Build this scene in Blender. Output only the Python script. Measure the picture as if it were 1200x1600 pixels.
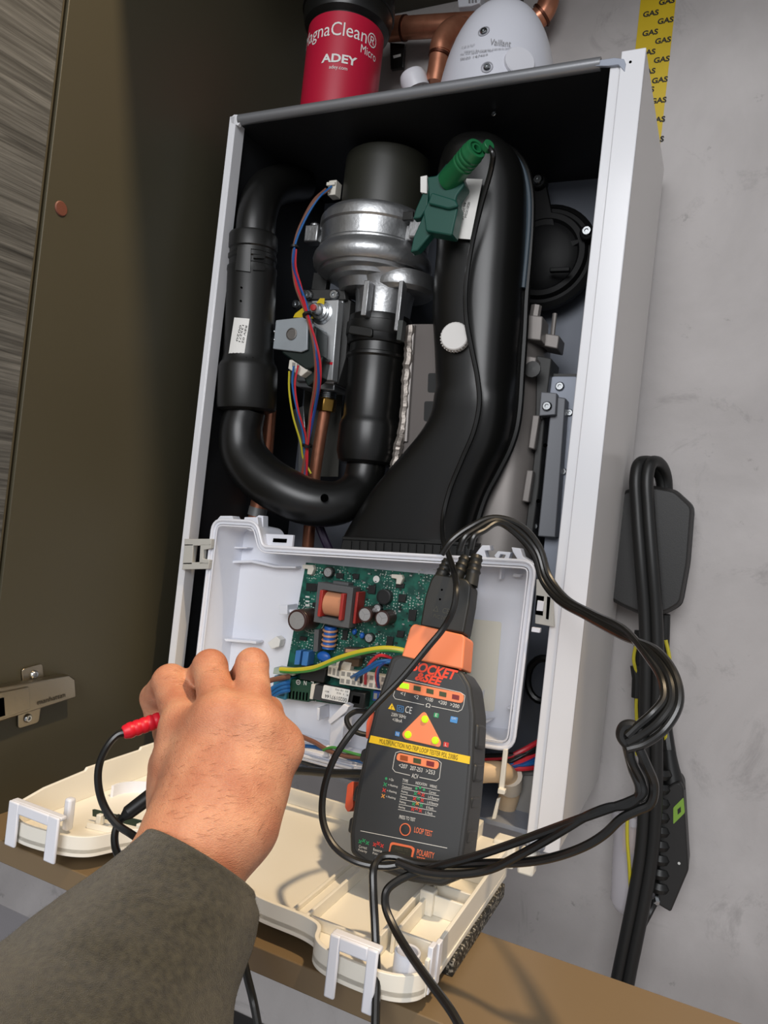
import bpy, math, random
import numpy as np
from mathutils import Vector, Matrix, noise
random.seed(7)
for o in list(bpy.data.objects): bpy.data.objects.remove(o, do_unlink=True)
scene = bpy.context.scene
COL = scene.collection

# ---------------------------------------------------------------- camera
CAM_POS = Vector((0.5408, -0.6477, 0.2636)); YAW, PITCH, ROLL, FPX = 0.43389, 0.00869, 0.11036, 1149.49
_f = Vector((-math.sin(YAW)*math.cos(PITCH), math.cos(YAW)*math.cos(PITCH), math.sin(PITCH)))
_r0 = Vector((math.cos(YAW), math.sin(YAW), 0)); _u0 = _r0.cross(_f)
_r = _r0*math.cos(ROLL) + _u0*math.sin(ROLL); _u = _u0*math.cos(ROLL) - _r0*math.sin(ROLL)
cam_data = bpy.data.cameras.new('camera'); cam = bpy.data.objects.new('camera', cam_data); COL.objects.link(cam)
cam.matrix_world = Matrix(((_r.x,_u.x,-_f.x,CAM_POS.x),(_r.y,_u.y,-_f.y,CAM_POS.y),(_r.z,_u.z,-_f.z,CAM_POS.z),(0,0,0,1)))
cam_data.sensor_fit = 'VERTICAL'; cam_data.sensor_height = 36; cam_data.lens = 36*FPX/1600; cam_data.clip_start = .01
scene.camera = cam

# ---------------------------------------------------------------- world, lights, exposure
world = bpy.data.worlds.new('room_ambience'); scene.world = world; world.use_nodes = True
world.node_tree.nodes['Background'].inputs[0].default_value = (.93,.95,1.0,1)
world.node_tree.nodes['Background'].inputs[1].default_value = .36
def add_light(name, kind, loc, target, energy, color, **kw):
    d = bpy.data.lights.new(name, kind); d.energy = energy; d.color = color
    for k,v in kw.items(): setattr(d,k,v)
    o = bpy.data.objects.new(name, d); COL.objects.link(o); o.location = loc
    o.rotation_euler = (Vector(target)-Vector(loc)).to_track_quat('-Z','Y').to_euler()
    return o
add_light('ceiling_downlight','AREA',(.95,-.43,1.90),(.35,-.20,0),31,(1.0,.76,.48),shape='DISK',size=.09)
add_light('kitchen_window','AREA',(.75,-2.7,1.30),(.3,0,.3),52,(.97,.98,1.0),shape='RECTANGLE',size=1.6,size_y=1.2)
vs = scene.view_settings
vs.view_transform = 'Standard'; vs.look = 'None'; vs.gamma = 1; vs.use_curve_mapping = False; vs.exposure = 0.0

# ---------------------------------------------------------------- picture point -> place in the room
def ray(x, y): return _f + _r*((x-600)/FPX) - _u*((y-800)/FPX)
def A(x, y, Y): d = ray(x,y); return CAM_POS + d*((Y-CAM_POS.y)/d.y)
def AX(x, y, X): d = ray(x,y); return CAM_POS + d*((X-CAM_POS.x)/d.x)
def AZ(x, y, Z): d = ray(x,y); return CAM_POS + d*((Z-CAM_POS.z)/d.z)
def AP(x, y, p, n): d = ray(x,y); return CAM_POS + d*((p-CAM_POS).dot(n)/d.dot(n))
def mpp(p): return (Vector(p)-CAM_POS).dot(_f)/FPX          # metres per pixel at a point
def V(*a): return Vector(a)

# ---------------------------------------------------------------- materials
def lin(h):
    h = h.lstrip('#'); c = [int(h[i:i+2],16)/255 for i in (0,2,4)]
    return tuple((x/12.92 if x<=.04045 else ((x+.055)/1.055)**2.4) for x in c)
MATS = {}
def mat(name, color, rough=.5, metal=0, bump=0, bscale=200, vary=0, vscale=20, color2=None, sss=0, trans=0, emit=None, estr=1, coat=0, stretch=None, spec=.5, alpha=1, detail=4):
    if name in MATS: return MATS[name]
    m = bpy.data.materials.new(name); m.use_nodes = True; nt = m.node_tree; b = nt.nodes['Principled BSDF']
    c = lin(color) if isinstance(color,str) else color
    b.inputs['Base Color'].default_value = (*c,1); b.inputs['Roughness'].default_value = rough; b.inputs['Metallic'].default_value = metal
    b.inputs['Specular IOR Level'].default_value = spec
    if coat: b.inputs['Coat Weight'].default_value = coat; b.inputs['Coat Roughness'].default_value = .12
    if sss:
        b.inputs['Subsurface Weight'].default_value = sss; b.inputs['Subsurface Radius'].default_value = (1,.35,.2); b.inputs['Subsurface Scale'].default_value = .006
    if trans: b.inputs['Transmission Weight'].default_value = trans
    if alpha < 1: b.inputs['Alpha'].default_value = alpha
    if emit: b.inputs['Emission Color'].default_value = (*lin(emit),1); b.inputs['Emission Strength'].default_value = estr
    if vary or bump:
        tc = nt.nodes.new('ShaderNodeTexCoord'); mp = nt.nodes.new('ShaderNodeMapping')
        if stretch: mp.inputs['Scale'].default_value = stretch
        nt.links.new(tc.outputs['Object'], mp.inputs['Vector'])
    if vary:
        n = nt.nodes.new('ShaderNodeTexNoise'); n.inputs['Scale'].default_value = vscale; n.inputs['Detail'].default_value = detail
        nt.links.new(mp.outputs[0], n.inputs['Vector'])
        r = nt.nodes.new('ShaderNodeValToRGB'); r.color_ramp.elements[0].position = .5-.5/(1+4*vary); r.color_ramp.elements[1].position = .5+.5/(1+4*vary)
        c2 = lin(color2) if color2 else tuple(x*(1-vary) for x in c)
        r.color_ramp.elements[0].color = (*c2,1); r.color_ramp.elements[1].color = (*c,1)
        nt.links.new(n.outputs['Fac'], r.inputs[0]); nt.links.new(r.outputs[0], b.inputs['Base Color'])
    if bump:
        n2 = nt.nodes.new('ShaderNodeTexNoise'); n2.inputs['Scale'].default_value = bscale; n2.inputs['Detail'].default_value = 3
        nt.links.new(mp.outputs[0], n2.inputs['Vector'])
        bp = nt.nodes.new('ShaderNodeBump'); bp.inputs['Strength'].default_value = bump; bp.inputs['Distance'].default_value = .001
        nt.links.new(n2.outputs['Fac'], bp.inputs['Height']); nt.links.new(bp.outputs[0], b.inputs['Normal'])
    MATS[name] = m; return m

# ---------------------------------------------------------------- geometry
class G:
    def __init__(s): s.v = []; s.f = []
    def add(s, vs, fs):
        b = len(s.v); s.v += [Vector(p) for p in vs]; s.f += [tuple(i+b for i in f) for f in fs]; return s
    def box(s, c, size, M=None):
        hx,hy,hz = (x/2 for x in size); c = Vector(c)
        vs = [Vector((x*hx,y*hy,z*hz)) for x in (-1,1) for y in (-1,1) for z in (-1,1)]
        if M is not None: vs = [M@p for p in vs]
        return s.add([p+c for p in vs], [(0,1,3,2),(4,6,7,5),(0,4,5,1),(2,3,7,6),(0,2,6,4),(1,5,7,3)])
    def bx(s, x0,x1,y0,y1,z0,z1): return s.box(((x0+x1)/2,(y0+y1)/2,(z0+z1)/2),(x1-x0,y1-y0,z1-z0))
    def prism(s, poly, vec):
        n = len(poly); vec = Vector(vec); p = [Vector(a) for a in poly]
        return s.add(p+[a+vec for a in p], [tuple(range(n)), tuple(range(2*n-1,n-1,-1))]+[(i,(i+1)%n,(i+1)%n+n,i+n) for i in range(n)])
    def rings(s, rings, cap0=True, cap1=True, closed=False):
        n = len(rings[0]); vs = [p for r in rings for p in r]; fs = []
        m = len(rings)
        for i in range(m if closed else m-1):
            j = (i+1)%m
            for k in range(n): fs.append((i*n+k, i*n+(k+1)%n, j*n+(k+1)%n, j*n+k))
        if cap0 and not closed: fs.append(tuple(range(n-1,-1,-1)))
        if cap1 and not closed: fs.append(tuple(range((m-1)*n,m*n)))
        return s.add(vs, fs)
    def tube(s, pts, r, n=10, caps=True, closed=False, flat=None):
        pts = [Vector(p) for p in pts]; m = len(pts); rs = r if isinstance(r,(list,tuple)) else [r]*m
        T = []
        for i in range(m):
            a = pts[(i-1)%m] if (closed or i>0) else pts[i]; b = pts[(i+1)%m] if (closed or i<m-1) else pts[i]
            T.append((b-a).normalized())
        t = T[0]; nrm = t.orthogonal().normalized() if flat is None else (flat - t*flat.dot(t)).normalized()
        rg = []
        for i in range(m):
            if i: nrm = (T[i-1].rotation_difference(T[i]) @ nrm); nrm = (nrm - T[i]*nrm.dot(T[i])).normalized()
            bn = T[i].cross(nrm)
            rg.append([pts[i] + (nrm*math.cos(2*math.pi*k/n) + bn*math.sin(2*math.pi*k/n))*rs[i] for k in range(n)])
        return s.rings(rg, caps, caps, closed)
    def lathe(s, prof, origin, axis=(0,0,1), n=36, cap=True):
        ax = Vector(axis).normalized(); o = Vector(origin); e1 = ax.orthogonal().normalized(); e2 = ax.cross(e1)
        rg = [[o + ax*h + (e1*math.cos(2*math.pi*k/n)+e2*math.sin(2*math.pi*k/n))*max(r,1e-5) for k in range(n)] for r,h in prof]
        return s.rings(rg, cap, cap)
    def cyl(s, a, b, r, n=16, r2=None):
        return s.tube([a,b],[r, r if r2 is None else r2], n)
    def sphere(s, c, r, n=16, m=10):
        r = r if isinstance(r,(tuple,list,Vector)) else (r,r,r)
        return s.rings([[Vector(c)+Vector((r[0]*math.sin(math.pi*max(.003,min(.997,i/m)))*math.cos(2*math.pi*k/n), r[1]*math.sin(math.pi*max(.003,min(.997,i/m)))*math.sin(2*math.pi*k/n), r[2]*math.cos(math.pi*i/m))) for k in range(n)] for i in range(m+1)])
    def mesh(s, name, smooth=35):
        me = bpy.data.meshes.new(name); me.from_pydata([tuple(p) for p in s.v], [], s.f); me.update()
        import bmesh
        bm = bmesh.new(); bm.from_mesh(me); bmesh.ops.recalc_face_normals(bm, faces=bm.faces); bm.to_mesh(me); bm.free()
        if smooth is not None:
            me.polygons.foreach_set('use_smooth',[True]*len(me.polygons)); me.set_sharp_from_angle(angle=math.radians(smooth))
        return me
def offs(o):
    p = Vector((0,0,0))
    while o is not None: p += o.location; o = o.parent
    return p
def place(name, me, m, parent=None, M=None):
    o = bpy.data.objects.new(name, me); COL.objects.link(o)
    if m is not None and not me.materials: me.materials.append(m)
    M = M.copy() if M is not None else Matrix.Identity(4)
    if parent is not None: o.parent = parent; M = Matrix.Translation(-offs(parent)) @ M
    o.matrix_basis = M
    return o
def part(name, g, m, parent=None, bevel=0, smooth=35, seg=2):
    """world-space geometry as one mesh object whose origin sits in its middle (things) or at its thing's origin (parts)"""
    if parent is None:
        lo = Vector((min(p.x for p in g.v),min(p.y for p in g.v),min(p.z for p in g.v))); hi = Vector((max(p.x for p in g.v),max(p.y for p in g.v),max(p.z for p in g.v)))
        c = Vector(((lo.x+hi.x)/2,(lo.y+hi.y)/2,lo.z)); g.v = [p-c for p in g.v]
        o = place(name, g.mesh(name,smooth), m, None, Matrix.Translation(c))
    else:
        o = place(name, g.mesh(name,smooth), m, parent)
    if bevel:
        b = o.modifiers.new('edge_rounding','BEVEL'); b.width = bevel; b.segments = seg; b.limit_method = 'ANGLE'; b.angle_limit = math.radians(40); b.harden_normals = False
    return o
def tag(o, label, cat, group=None, kind=None):
    if label: o['label'] = label
    if cat: o['category'] = cat
    if group: o['group'] = group
    if kind: o['kind'] = kind
    return o
def thing(name, label, cat, loc, group=None):
    o = bpy.data.objects.new(name, None); COL.objects.link(o); o.location = Vector(loc); o.empty_display_size = .02
    return tag(o, label, cat, group)
def spline(pts, n=8, closed=False):
    P = [Vector(p) for p in pts]; out = []; m = len(P)
    for i in range(m if closed else m-1):
        p1, p2 = P[i], P[(i+1)%m]; p0 = P[i-1] if (closed or i>0) else p1*2-p2; p3 = P[(i+2)%m] if (closed or i<m-2) else p2*2-p1
        d1 = max((p1-p0).length,1e-6)**.5; d2 = max((p2-p1).length,1e-6)**.5; d3 = max((p3-p2).length,1e-6)**.5
        m1 = ((p1-p0)/d1 - (p2-p0)/(d1+d2) + (p2-p1)/d2)*d2; m2 = ((p2-p1)/d2 - (p3-p1)/(d2+d3) + (p3-p2)/d3)*d2
        for k in range(n):
            t = k/n; out.append(p1*(2*t**3-3*t*t+1) + m1*(t**3-2*t*t+t) + p2*(-2*t**3+3*t*t) + m2*(t**3-t*t))
    if not closed: out.append(P[-1])
    return out
def apts(l): return [A(*p) for p in l]
def frame(x, y, o):                                # 4x4 whose local x,y are given directions
    x = Vector(x).normalized(); y = Vector(y); y = (y-x*y.dot(x)).normalized(); z = x.cross(y)
    return Matrix(((x.x,y.x,z.x,o[0]),(x.y,y.y,z.y,o[1]),(x.z,y.z,z.z,o[2]),(0,0,0,1)))
def text_mesh(s, size, align='LEFT', shear=0, bold=0, sx=1, spacing=1):
    c = bpy.data.curves.new('lettering','FONT'); c.body = s; c.size = size; c.align_x = align; c.align_y = 'CENTER'; c.shear = shear; c.offset = bold; c.space_character = spacing
    c.resolution_u = 3; c.fill_mode = 'FRONT'
    t = bpy.data.objects.new('lettering', c); me = bpy.data.meshes.new_from_object(t)
    bpy.data.objects.remove(t); bpy.data.curves.remove(c)
    if sx != 1:
        for v in me.vertices: v.co.x *= sx
    return me
def text(s, M, size, m, parent, align='LEFT', **kw):
    return place('lettering', text_mesh(s, size, align, **kw), m, parent, M)
def text_fit(s, o, xdir, ydir, width, height, m, parent, align='LEFT', lift=.0002, **kw):
    """lettering scaled to a given width and capital height, lifted off its surface"""
    me = text_mesh(s, 1, 'LEFT', **kw)
    xs = [v.co.x for v in me.vertices]; ys = [v.co.y for v in me.vertices]
    x0,x1,y0,y1 = min(xs),max(xs),min(ys),max(ys)
    for v in me.vertices:
        v.co.x = (v.co.x-(x0+x1)/2)/(x1-x0)*width; v.co.y = (v.co.y-(y0+y1)/2)/(y1-y0)*height; v.co.z = 0
    M = frame(xdir, ydir, o); n = M.to_3x3()@Vector((0,0,1)); 
    M.translation = Vector(o) + n*lift
    return place('lettering', me, m, parent, M)
def inset(poly, d):                                # offset a closed 2D polygon inwards
    n = len(poly); area = sum(poly[i][0]*poly[(i+1)%n][1]-poly[(i+1)%n][0]*poly[i][1] for i in range(n)); sg = 1 if area>0 else -1
    out = []
    for i in range(n):
        a,b,c = (Vector(poly[j%n]) for j in (i-1,i,i+1)); e1 = (b-a).normalized(); e2 = (c-b).normalized()
        n1 = Vector((-e1.y,e1.x))*sg; n2 = Vector((-e2.y,e2.x))*sg; bis = (n1+n2); bis = bis.normalized() if bis.length>1e-6 else n1
        out.append(b + bis*(d/max(.35,bis.dot(n1))))
    return out
def roundpoly(poly, r, n=4):                       # round the corners of a 2D polygon
    out = []; m = len(poly)
    for i in range(m):
        a,b,c = (Vector(poly[j%m]) for j in (i-1,i,i+1)); ri = r[i] if isinstance(r,(list,tuple)) else r
        ri = min(ri,(a-b).length*.45,(c-b).length*.45); p = b+(a-b).normalized()*ri; q = b+(c-b).normalized()*ri
        for k in range(n+1): t = k/n; out.append(p*(1-t)**2 + b*2*t*(1-t) + q*t*t)
    return out
# ================================================================ materials used across the scene
def plaster():
    m = bpy.data.materials.new('smudged_grey_plaster'); m.use_nodes = True; nt = m.node_tree; b_ = nt.nodes['Principled BSDF']; L = nt.links.new; b_.inputs['Roughness'].default_value = .85
    tc = nt.nodes.new('ShaderNodeTexCoord')
    def nz(scale, detail, rough, dist, ramp):
        n = nt.nodes.new('ShaderNodeTexNoise'); n.inputs['Scale'].default_value = scale; n.inputs['Detail'].default_value = detail; n.inputs['Roughness'].default_value = rough; n.inputs['Distortion'].default_value = dist
        L(tc.outputs['Object'], n.inputs['Vector']); r_ = nt.nodes.new('ShaderNodeValToRGB')
        for k,(ps,c_) in enumerate(ramp): e = r_.color_ramp.elements[k]; e.position = ps; e.color = (*lin(c_),1)
        L(n.outputs['Fac'], r_.inputs[0]); return r_, n
    base_, _ = nz(4,8,.6,.4,[(.35,'#aba6a4'),(.65,'#c3bebc')]); sm, _ = nz(9,10,.72,1.2,[(.30,'#8b8788'),(.44,'#ffffff')]); sp, n3 = nz(34,6,.7,.3,[(.27,'#75706e'),(.34,'#ffffff')])
    m1 = nt.nodes.new('ShaderNodeMix'); m1.data_type='RGBA'; m1.blend_type='MULTIPLY'; m1.inputs[0].default_value = .38; L(base_.outputs[0],m1.inputs[6]); L(sm.outputs[0],m1.inputs[7])
    m2 = nt.nodes.new('ShaderNodeMix'); m2.data_type='RGBA'; m2.blend_type='MULTIPLY'; m2.inputs[0].default_value = .4; L(m1.outputs[2],m2.inputs[6]); L(sp.outputs[0],m2.inputs[7]); L(m2.outputs[2],b_.inputs['Base Color'])
    bp = nt.nodes.new('ShaderNodeBump'); bp.inputs['Strength'].default_value = .25; bp.inputs['Distance'].default_value = .002; L(n3.outputs['Fac'],bp.inputs['Height']); L(bp.outputs[0],b_.inputs['Normal'])
    return m
PLASTER = plaster()
BROWN = mat('dark_olive_laminate','#474334',.5,vary=.10,vscale=4,bump=.05,bscale=500)
TAN = mat('tan_brown_laminate','#7c684c',.42,vary=.08,vscale=8)
EDGE = mat('dark_edge_band','#47402f',.45)
WHITE_METAL = mat('white_powder_coat','#e3e3e6',.22,coat=.3)
GREY_SIDE = mat('white_side_coat','#d2cfcc',.38,coat=.15)
LINER = mat('black_liner','#17181a',.55)
GALV = mat('galvanised_sheet','#7f8288',.38,metal=.75,vary=.15,vscale=25)
BLUE_GALV = mat('bluish_zinc_sheet','#979daa',.42,metal=.2,vary=.12,vscale=30)
BLACK_PL = mat('black_plastic','#131311',.42,bump=.04,bscale=800)
BLACK_SAT = mat('black_satin_plastic','#121211',.33)
BLACK_RUB = mat('black_rubber','#161615',.42)
CABLE = mat('black_cable_jacket','#141413',.33,coat=.25)
ALU = mat('cast_aluminium','#b9babb',.36,metal=.9,vary=.22,vscale=60,bump=.25,bscale=260)
ALU_SMOOTH = mat('machined_aluminium','#b5b7b9',.32,metal=.9,vary=.12,vscale=40)
STEEL = mat('zinc_screw_steel','#b6b9bb',.25,metal=1)
NICKEL = mat('brushed_nickel','#a59b88',.32,metal=1,bump=.1,bscale=300)
COPPER = mat('copper_tube','#cf8f72',.32,metal=.7,vary=.25,vscale=60,color2='#b07055')
BRASS = mat('brass','#b08a48',.30,metal=1,vary=.2,vscale=100)
WHITE_PL = mat('white_plastic','#e4e6ee',.36,coat=.1)
CREAM_PL = mat('cream_white_plastic','#efeadd',.40,coat=.1)
LIGHTGREY_PL = mat('light_grey_plastic','#b7b6b0',.42)
PAPER = mat('white_label_paper','#e9e7e2',.6)
INK = mat('black_ink','#23211f',.7)
GREYINK = mat('grey_ink','#8f8e90',.7)
PRINTW = mat('white_print','#dcdcd8',.6)
RED = mat('red_plastic','#d3182c',.40)
HOLE = mat('black_void','#030303',1,spec=0)

def make_screw():
    g = G(); g.lathe([(0,0),(.0042,0),(.0046,.0006),(.0044,.0016),(.0034,.0026),(.0018,.0026),(.0014,.0012),(0,.0012)],(0,0,0),(0,0,1),14,False)
    return g.mesh('screw')
SCREW = make_screw(); SCREW.materials.append(STEEL)
def screw(p, axis, parent, s=1.0, m=None, name='screw'):
    ax = Vector(axis).normalized(); q = Vector((0,0,1)).rotation_difference(ax).to_matrix().to_4x4()
    me = SCREW
    return place(name, me, None, parent, Matrix.Translation(Vector(p)) @ q @ Matrix.Scale(s,4))
FRONT = V(0,-1,0)

# ================================================================ the setting
WALL_Y = .235
w = part('wall_back', G().bx(-1.3,2.4,WALL_Y,WALL_Y+.1,-1.2,1.7), PLASTER); tag(w,'smudged grey plaster wall behind the boiler','wall',kind='structure')
PX = -.035
cab = thing('kitchen_cabinet','dark olive brown cabinet with an open grey wood grain door around the boiler','cabinet',(PX,-.1,-.063))
p = part('side_board', G().bx(PX-.018,PX,-.192,WALL_Y-.0005,-.063,.951), BROWN, cab, .0006)
g = G(); c = AX(95,326,PX); g.lathe([(0,.0014),(.006,.0013),(.0068,.0006),(.0068,-.001)],c,(1,0,0),18)
part('cover_cap',g,mat('reddish_brown_cap','#6b3f31',.5),p)['label'] = 'reddish brown screw cap'
part('top_board', G().bx(PX-.018,1.15,-.192,WALL_Y-.0005,.951,.969), BROWN, cab, .0006)
def wood():
    m = bpy.data.materials.new('grey_wood_grain'); m.use_nodes = True; nt = m.node_tree; b = nt.nodes['Principled BSDF']; b.inputs['Roughness'].default_value = .55
    tc = nt.nodes.new('ShaderNodeTexCoord'); mp = nt.nodes.new('ShaderNodeMapping'); mp.inputs['Scale'].default_value = (7,7,240)
    n = nt.nodes.new('ShaderNodeTexNoise'); n.inputs['Scale'].default_value = 1.0; n.inputs['Detail'].default_value = 7; n.inputs['Roughness'].default_value = .65; n.inputs['Distortion'].default_value = .6
    r = nt.nodes.new('ShaderNodeValToRGB')
    for i,(ps,cc) in enumerate([(.28,'#232322'),(.45,'#444442'),(.58,'#5b5b59'),(.75,'#737370')]):
        e = r.color_ramp.elements[i] if i<2 else r.color_ramp.elements.new(ps)
        e.position = ps; e.color = (*lin(cc),1)
    nt.links.new(tc.outputs['Object'],mp.inputs[0]); nt.links.new(mp.outputs[0],n.inputs['Vector']); nt.links.new(n.outputs['Fac'],r.inputs[0]); nt.links.new(r.outputs[0],b.inputs['Base Color'])
    bp = nt.nodes.new('ShaderNodeBump'); bp.inputs['Strength'].default_value = .3; bp.inputs['Distance'].default_value = .001; nt.links.new(n.outputs['Fac'],bp.inputs['Height']); nt.links.new(bp.outputs[0],b.inputs['Normal'])
    return m
a = V(PX-.003,-.196,0); dd = V(-.10,-.99,0).normalized(); nn = V(-.99,.10,0).normalized()
g = G(); g.prism([a+V(0,0,-.06), a+dd*.48+V(0,0,-.06), a+dd*.48+V(0,0,.965), a+V(0,0,.965)], nn*.02)
door = part('door',g,wood(),cab); door['label'] = 'open door with grey wood grain'
g = G(); g.prism([a+V(0,0,-.06)-nn*.0006, a-dd*.0014+V(0,0,-.06)-nn*.0006, a-dd*.0014+V(0,0,.965)-nn*.0006, a+V(0,0,.965)-nn*.0006], nn*.0206)
part('edge_band',g,EDGE,door)
# cabinet bottom rail
RZ = -.045
part('bottom_rail', G().bx(PX,1.15,-.2,-.084,RZ-.018,RZ), TAN, cab, .0008)['label'] = 'brown bottom rail under the white cover'
def speckle():
    m = bpy.data.materials.new('dark_speckle'); m.use_nodes = True; nt = m.node_tree; b = nt.nodes['Principled BSDF']; b.inputs['Roughness'].default_value = .7
    tc = nt.nodes.new('ShaderNodeTexCoord'); n = nt.nodes.new('ShaderNodeTexNoise'); n.inputs['Scale'].default_value = 420; n.inputs['Detail'].default_value = 2
    r = nt.nodes.new('ShaderNodeValToRGB'); r.color_ramp.elements[0].position = .52; r.color_ramp.elements[0].color = (*lin('#262420'),1); r.color_ramp.elements[1].position = .66; r.color_ramp.elements[1].color = (*lin('#a09b90'),1)
    nt.links.new(tc.outputs['Object'],n.inputs['Vector']); nt.links.new(n.outputs['Fac'],r.inputs[0]); nt.links.new(r.outputs[0],b.inputs['Base Color']); return m
s = part('speckled_slab', G().bx(.06,.4015,-.152,-.02,RZ,-.0335), speckle(), bevel=.001); tag(s,'dark speckled slab between the rail and the white cover','slab')
# concealed hinge on the side panel
def hx(l, X): return [AX(x,y,X) for x,y in l]
g = G(); g.prism(hx([(-40,1076),(96,1052),(105,1058),(107,1086),(-40,1132)],PX+.002),(.011,0,0)); h = part('hinge',g,NICKEL,cab,.0012); h['label'] = 'metal concealed hinge'
g = G(); pl = roundpoly([(32,1045),(64,1036),(66,1060),(62,1100),(58,1128),(26,1138),(26,1100),(34,1072)],5,3); g.prism(hx(pl,PX+.0002),(.0022,0,0)); part('mounting_plate',g,NICKEL,h,.0004)
g = G(); g.prism(hx([(-40,1090),(38,1074),(44,1073),(46,1107),(38,1110),(-40,1137)],PX+.013),(.0016,0,0)); part('arm_cover',g,NICKEL,h,.0005)
g = G(); g.prism(hx([(-40,1100),(6,1090),(8,1118),(-40,1132)],PX+.0147),(.0003,0,0)); part('arm_slot',g,HOLE,h)
for x,y in ((53,1054),(43,1122)): screw(AX(x,y,PX+.0024),(1,0,0),h,.9)
pa, pb = AX(58,1098,PX+.0134), AX(103,1085,PX+.0134); u2 = AX(58,1088,PX+.0134)-pa
text_fit('manhattan',(pa+pb)/2,pb-pa,u2,(pb-pa).length*.96,.0048,mat('engraved_grey','#3a3427',.6),h,bold=.01)
# grey worktop edge far below
wt = part('floor', G().bx(-1.3,2.4,-.60,WALL_Y,-.48,-.447), mat('pale_grey_worktop','#aeabae',.5,vary=.1,vscale=6)); tag(wt,'pale grey worktop below the cabinet','worktop',kind='structure')
hb_ = part('black_hob', G().bx(-.115,.52,-.36,WALL_Y-.002,-.447,-.440), mat('black_glass','#121213',.25), bevel=.001); tag(hb_,'black glass hob on the worktop below the sleeve','hob')

# ================================================================ gas tape on the wall
YT = WALL_Y-.0006
x0, x1 = A(1001,0,YT).x, A(1056,0,YT).x
tp = thing('gas_marking_tape','yellow tape printed GAS running down the wall','tape',(x0,YT,.55))
g = G(); g.bx(x0,x1,YT,YT+.0005,.56,1.05); part('tape_strip',g,mat('yellow_tape','#d3b412',.45,vary=.12,vscale=30),tp)
for i,(x,y) in enumerate([(1042,2),(1017,21),(1040,32),(1016,51),(1036,63),(1012,82),(1034,93),(1012,112),(1031,125),(1010,141),(1029,157),(1009,170),(1027,187),(1010,200),(1025,218),(1008,236)]):
    c = A(x,y,YT); text_fit('GAS',c,(1,0,0),(0,0,1),.0175,.0068,INK,tp,bold=.035)
# ================================================================ boiler casing
BW, BH, BD = .44, .6888, .213
b = thing('boiler_casing','open white wall-hung boiler casing with its front cover removed','boiler',(BW/2,.1,0))
# left side: outer sheet, folded front rim with an inner return
part('side_panel',G().bx(0,.0015,0,BD,0,BH),GREY_SIDE,b)
part('front_rim',G().bx(0,.0075,-.001,.0015,0,BH).bx(.0075,.009,-.001,.016,0,BH-.002),WHITE_METAL,b,.0006)
part('side_liner',G().bx(.0016,.004,.004,BD-.004,.0,BH-.006),LINER,b)
# right side
part('side_panel',G().bx(BW-.0015,BW,0,BD,0,BH),GREY_SIDE,b)
part('front_rim',G().bx(BW-.0205,BW,-.002,.0015,-.006,BH+.002).bx(BW-.0295,BW-.0195,.0008,.003,.0,BH-.006),WHITE_METAL,b,.0008)
g = G(); g.lathe([(0,-.002),(.0012,-.002),(.0012,.0004),(0,.0004)],A(985,97,-.002),FRONT,10); part('rim_hole',g,HOLE,b)
part('side_liner',G().bx(BW-.006,BW-.0018,.008,BD-.004,0,BH-.006),LINER,b)
# top: sheet with a rolled front edge
part('top_panel',G().bx(.0015,BW-.0015,.002,BD,BH-.006,BH-.003),LINER,b)
g = G(); g.tube([(.012,.002,BH-.004),(BW-.038,.002,BH-.004)],.0058,12); g.bx(.012,BW-.038,.0,.03,BH-.002,BH); part('top_edge_strip',g,mat('grey_painted_strip','#8c8d90',.35,metal=.5),b)
g = G(); g.prism([A(x,y,-.001) for x,y in [(360,184),(366,179),(386,180),(388,186),(376,190),(372,196),(362,192)]],(0,.004,0)); part('corner_bracket',g,WHITE_METAL,b)
g = G(); g.prism([A(x,y,-.0025) for x,y in [(930,103),(934,94),(960,90),(975,92),(978,100),(976,112),(966,101),(950,103)]],(0,.003,0)); part('corner_bracket',g,BLUE_GALV,b,.0004)
# back sheet and floor
part('back_panel',G().bx(.002,BW-.002,BD-.004,BD,0,BH-.006),mat('grey_blue_back_sheet','#7c818c',.5,metal=.1,vary=.1,vscale=15),b)
part('floor_panel',G().bx(.0015,BW-.0015,.012,BD-.004,-.001,.003),BLUE_GALV,b)
# latches holding the tray to the rims
g = G()
def slab(poly, Y, t, holes=()): pass
pl = [(288,842),(328,842),(331,853),(331,880),(326,889),(284,890)]
g.prism([A(x,y,-.006) for x,y in [(288,842),(330,842),(330,852),(288,853)]],(0,.006,0)); g.prism([A(x,y,-.006) for x,y in [(286,879),(327,878),(325,889),(284,890)]],(0,.006,0))
g.prism([A(x,y,-.006) for x,y in [(288,850),(302,850),(300,882),(285,882)]],(0,.006,0)); g.prism([A(x,y,-.006) for x,y in [(313,850),(330,850),(329,857),(318,859),(317,873),(327,875),(326,882),(311,882)]],(0,.006,0))
part('latch',g,LIGHTGREY_PL,b,.0005)
g = G(); yy=-.004
g.prism([A(x,y,yy) for x,y in [(838,905),(862,908),(866,980),(836,974)]],(0,.003,0)); part('latch',g,LIGHTGREY_PL,b,.0005)
g = G(); g.prism([A(x,y,yy-.0004) for x,y in [(855,932),(860,933),(857,968),(853,967)]],(0,.0006,0)); g.prism([A(x,y,yy-.0004) for x,y in [(838,930),(850,932),(848,962),(836,960)]],(0,.0006,0)); part('latch_slot',g,HOLE,b)
g = G(); g.prism([A(x,y,yy-.003) for x,y in [(840,938),(850,940),(848,955),(838,954)]],(0,.004,0)); g.prism([A(x,y,yy-.003) for x,y in [(831,980),(844,982),(843,989),(830,987)]],(0,.006,0)); part('latch_tab',g,WHITE_PL,b,.0003)
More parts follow.
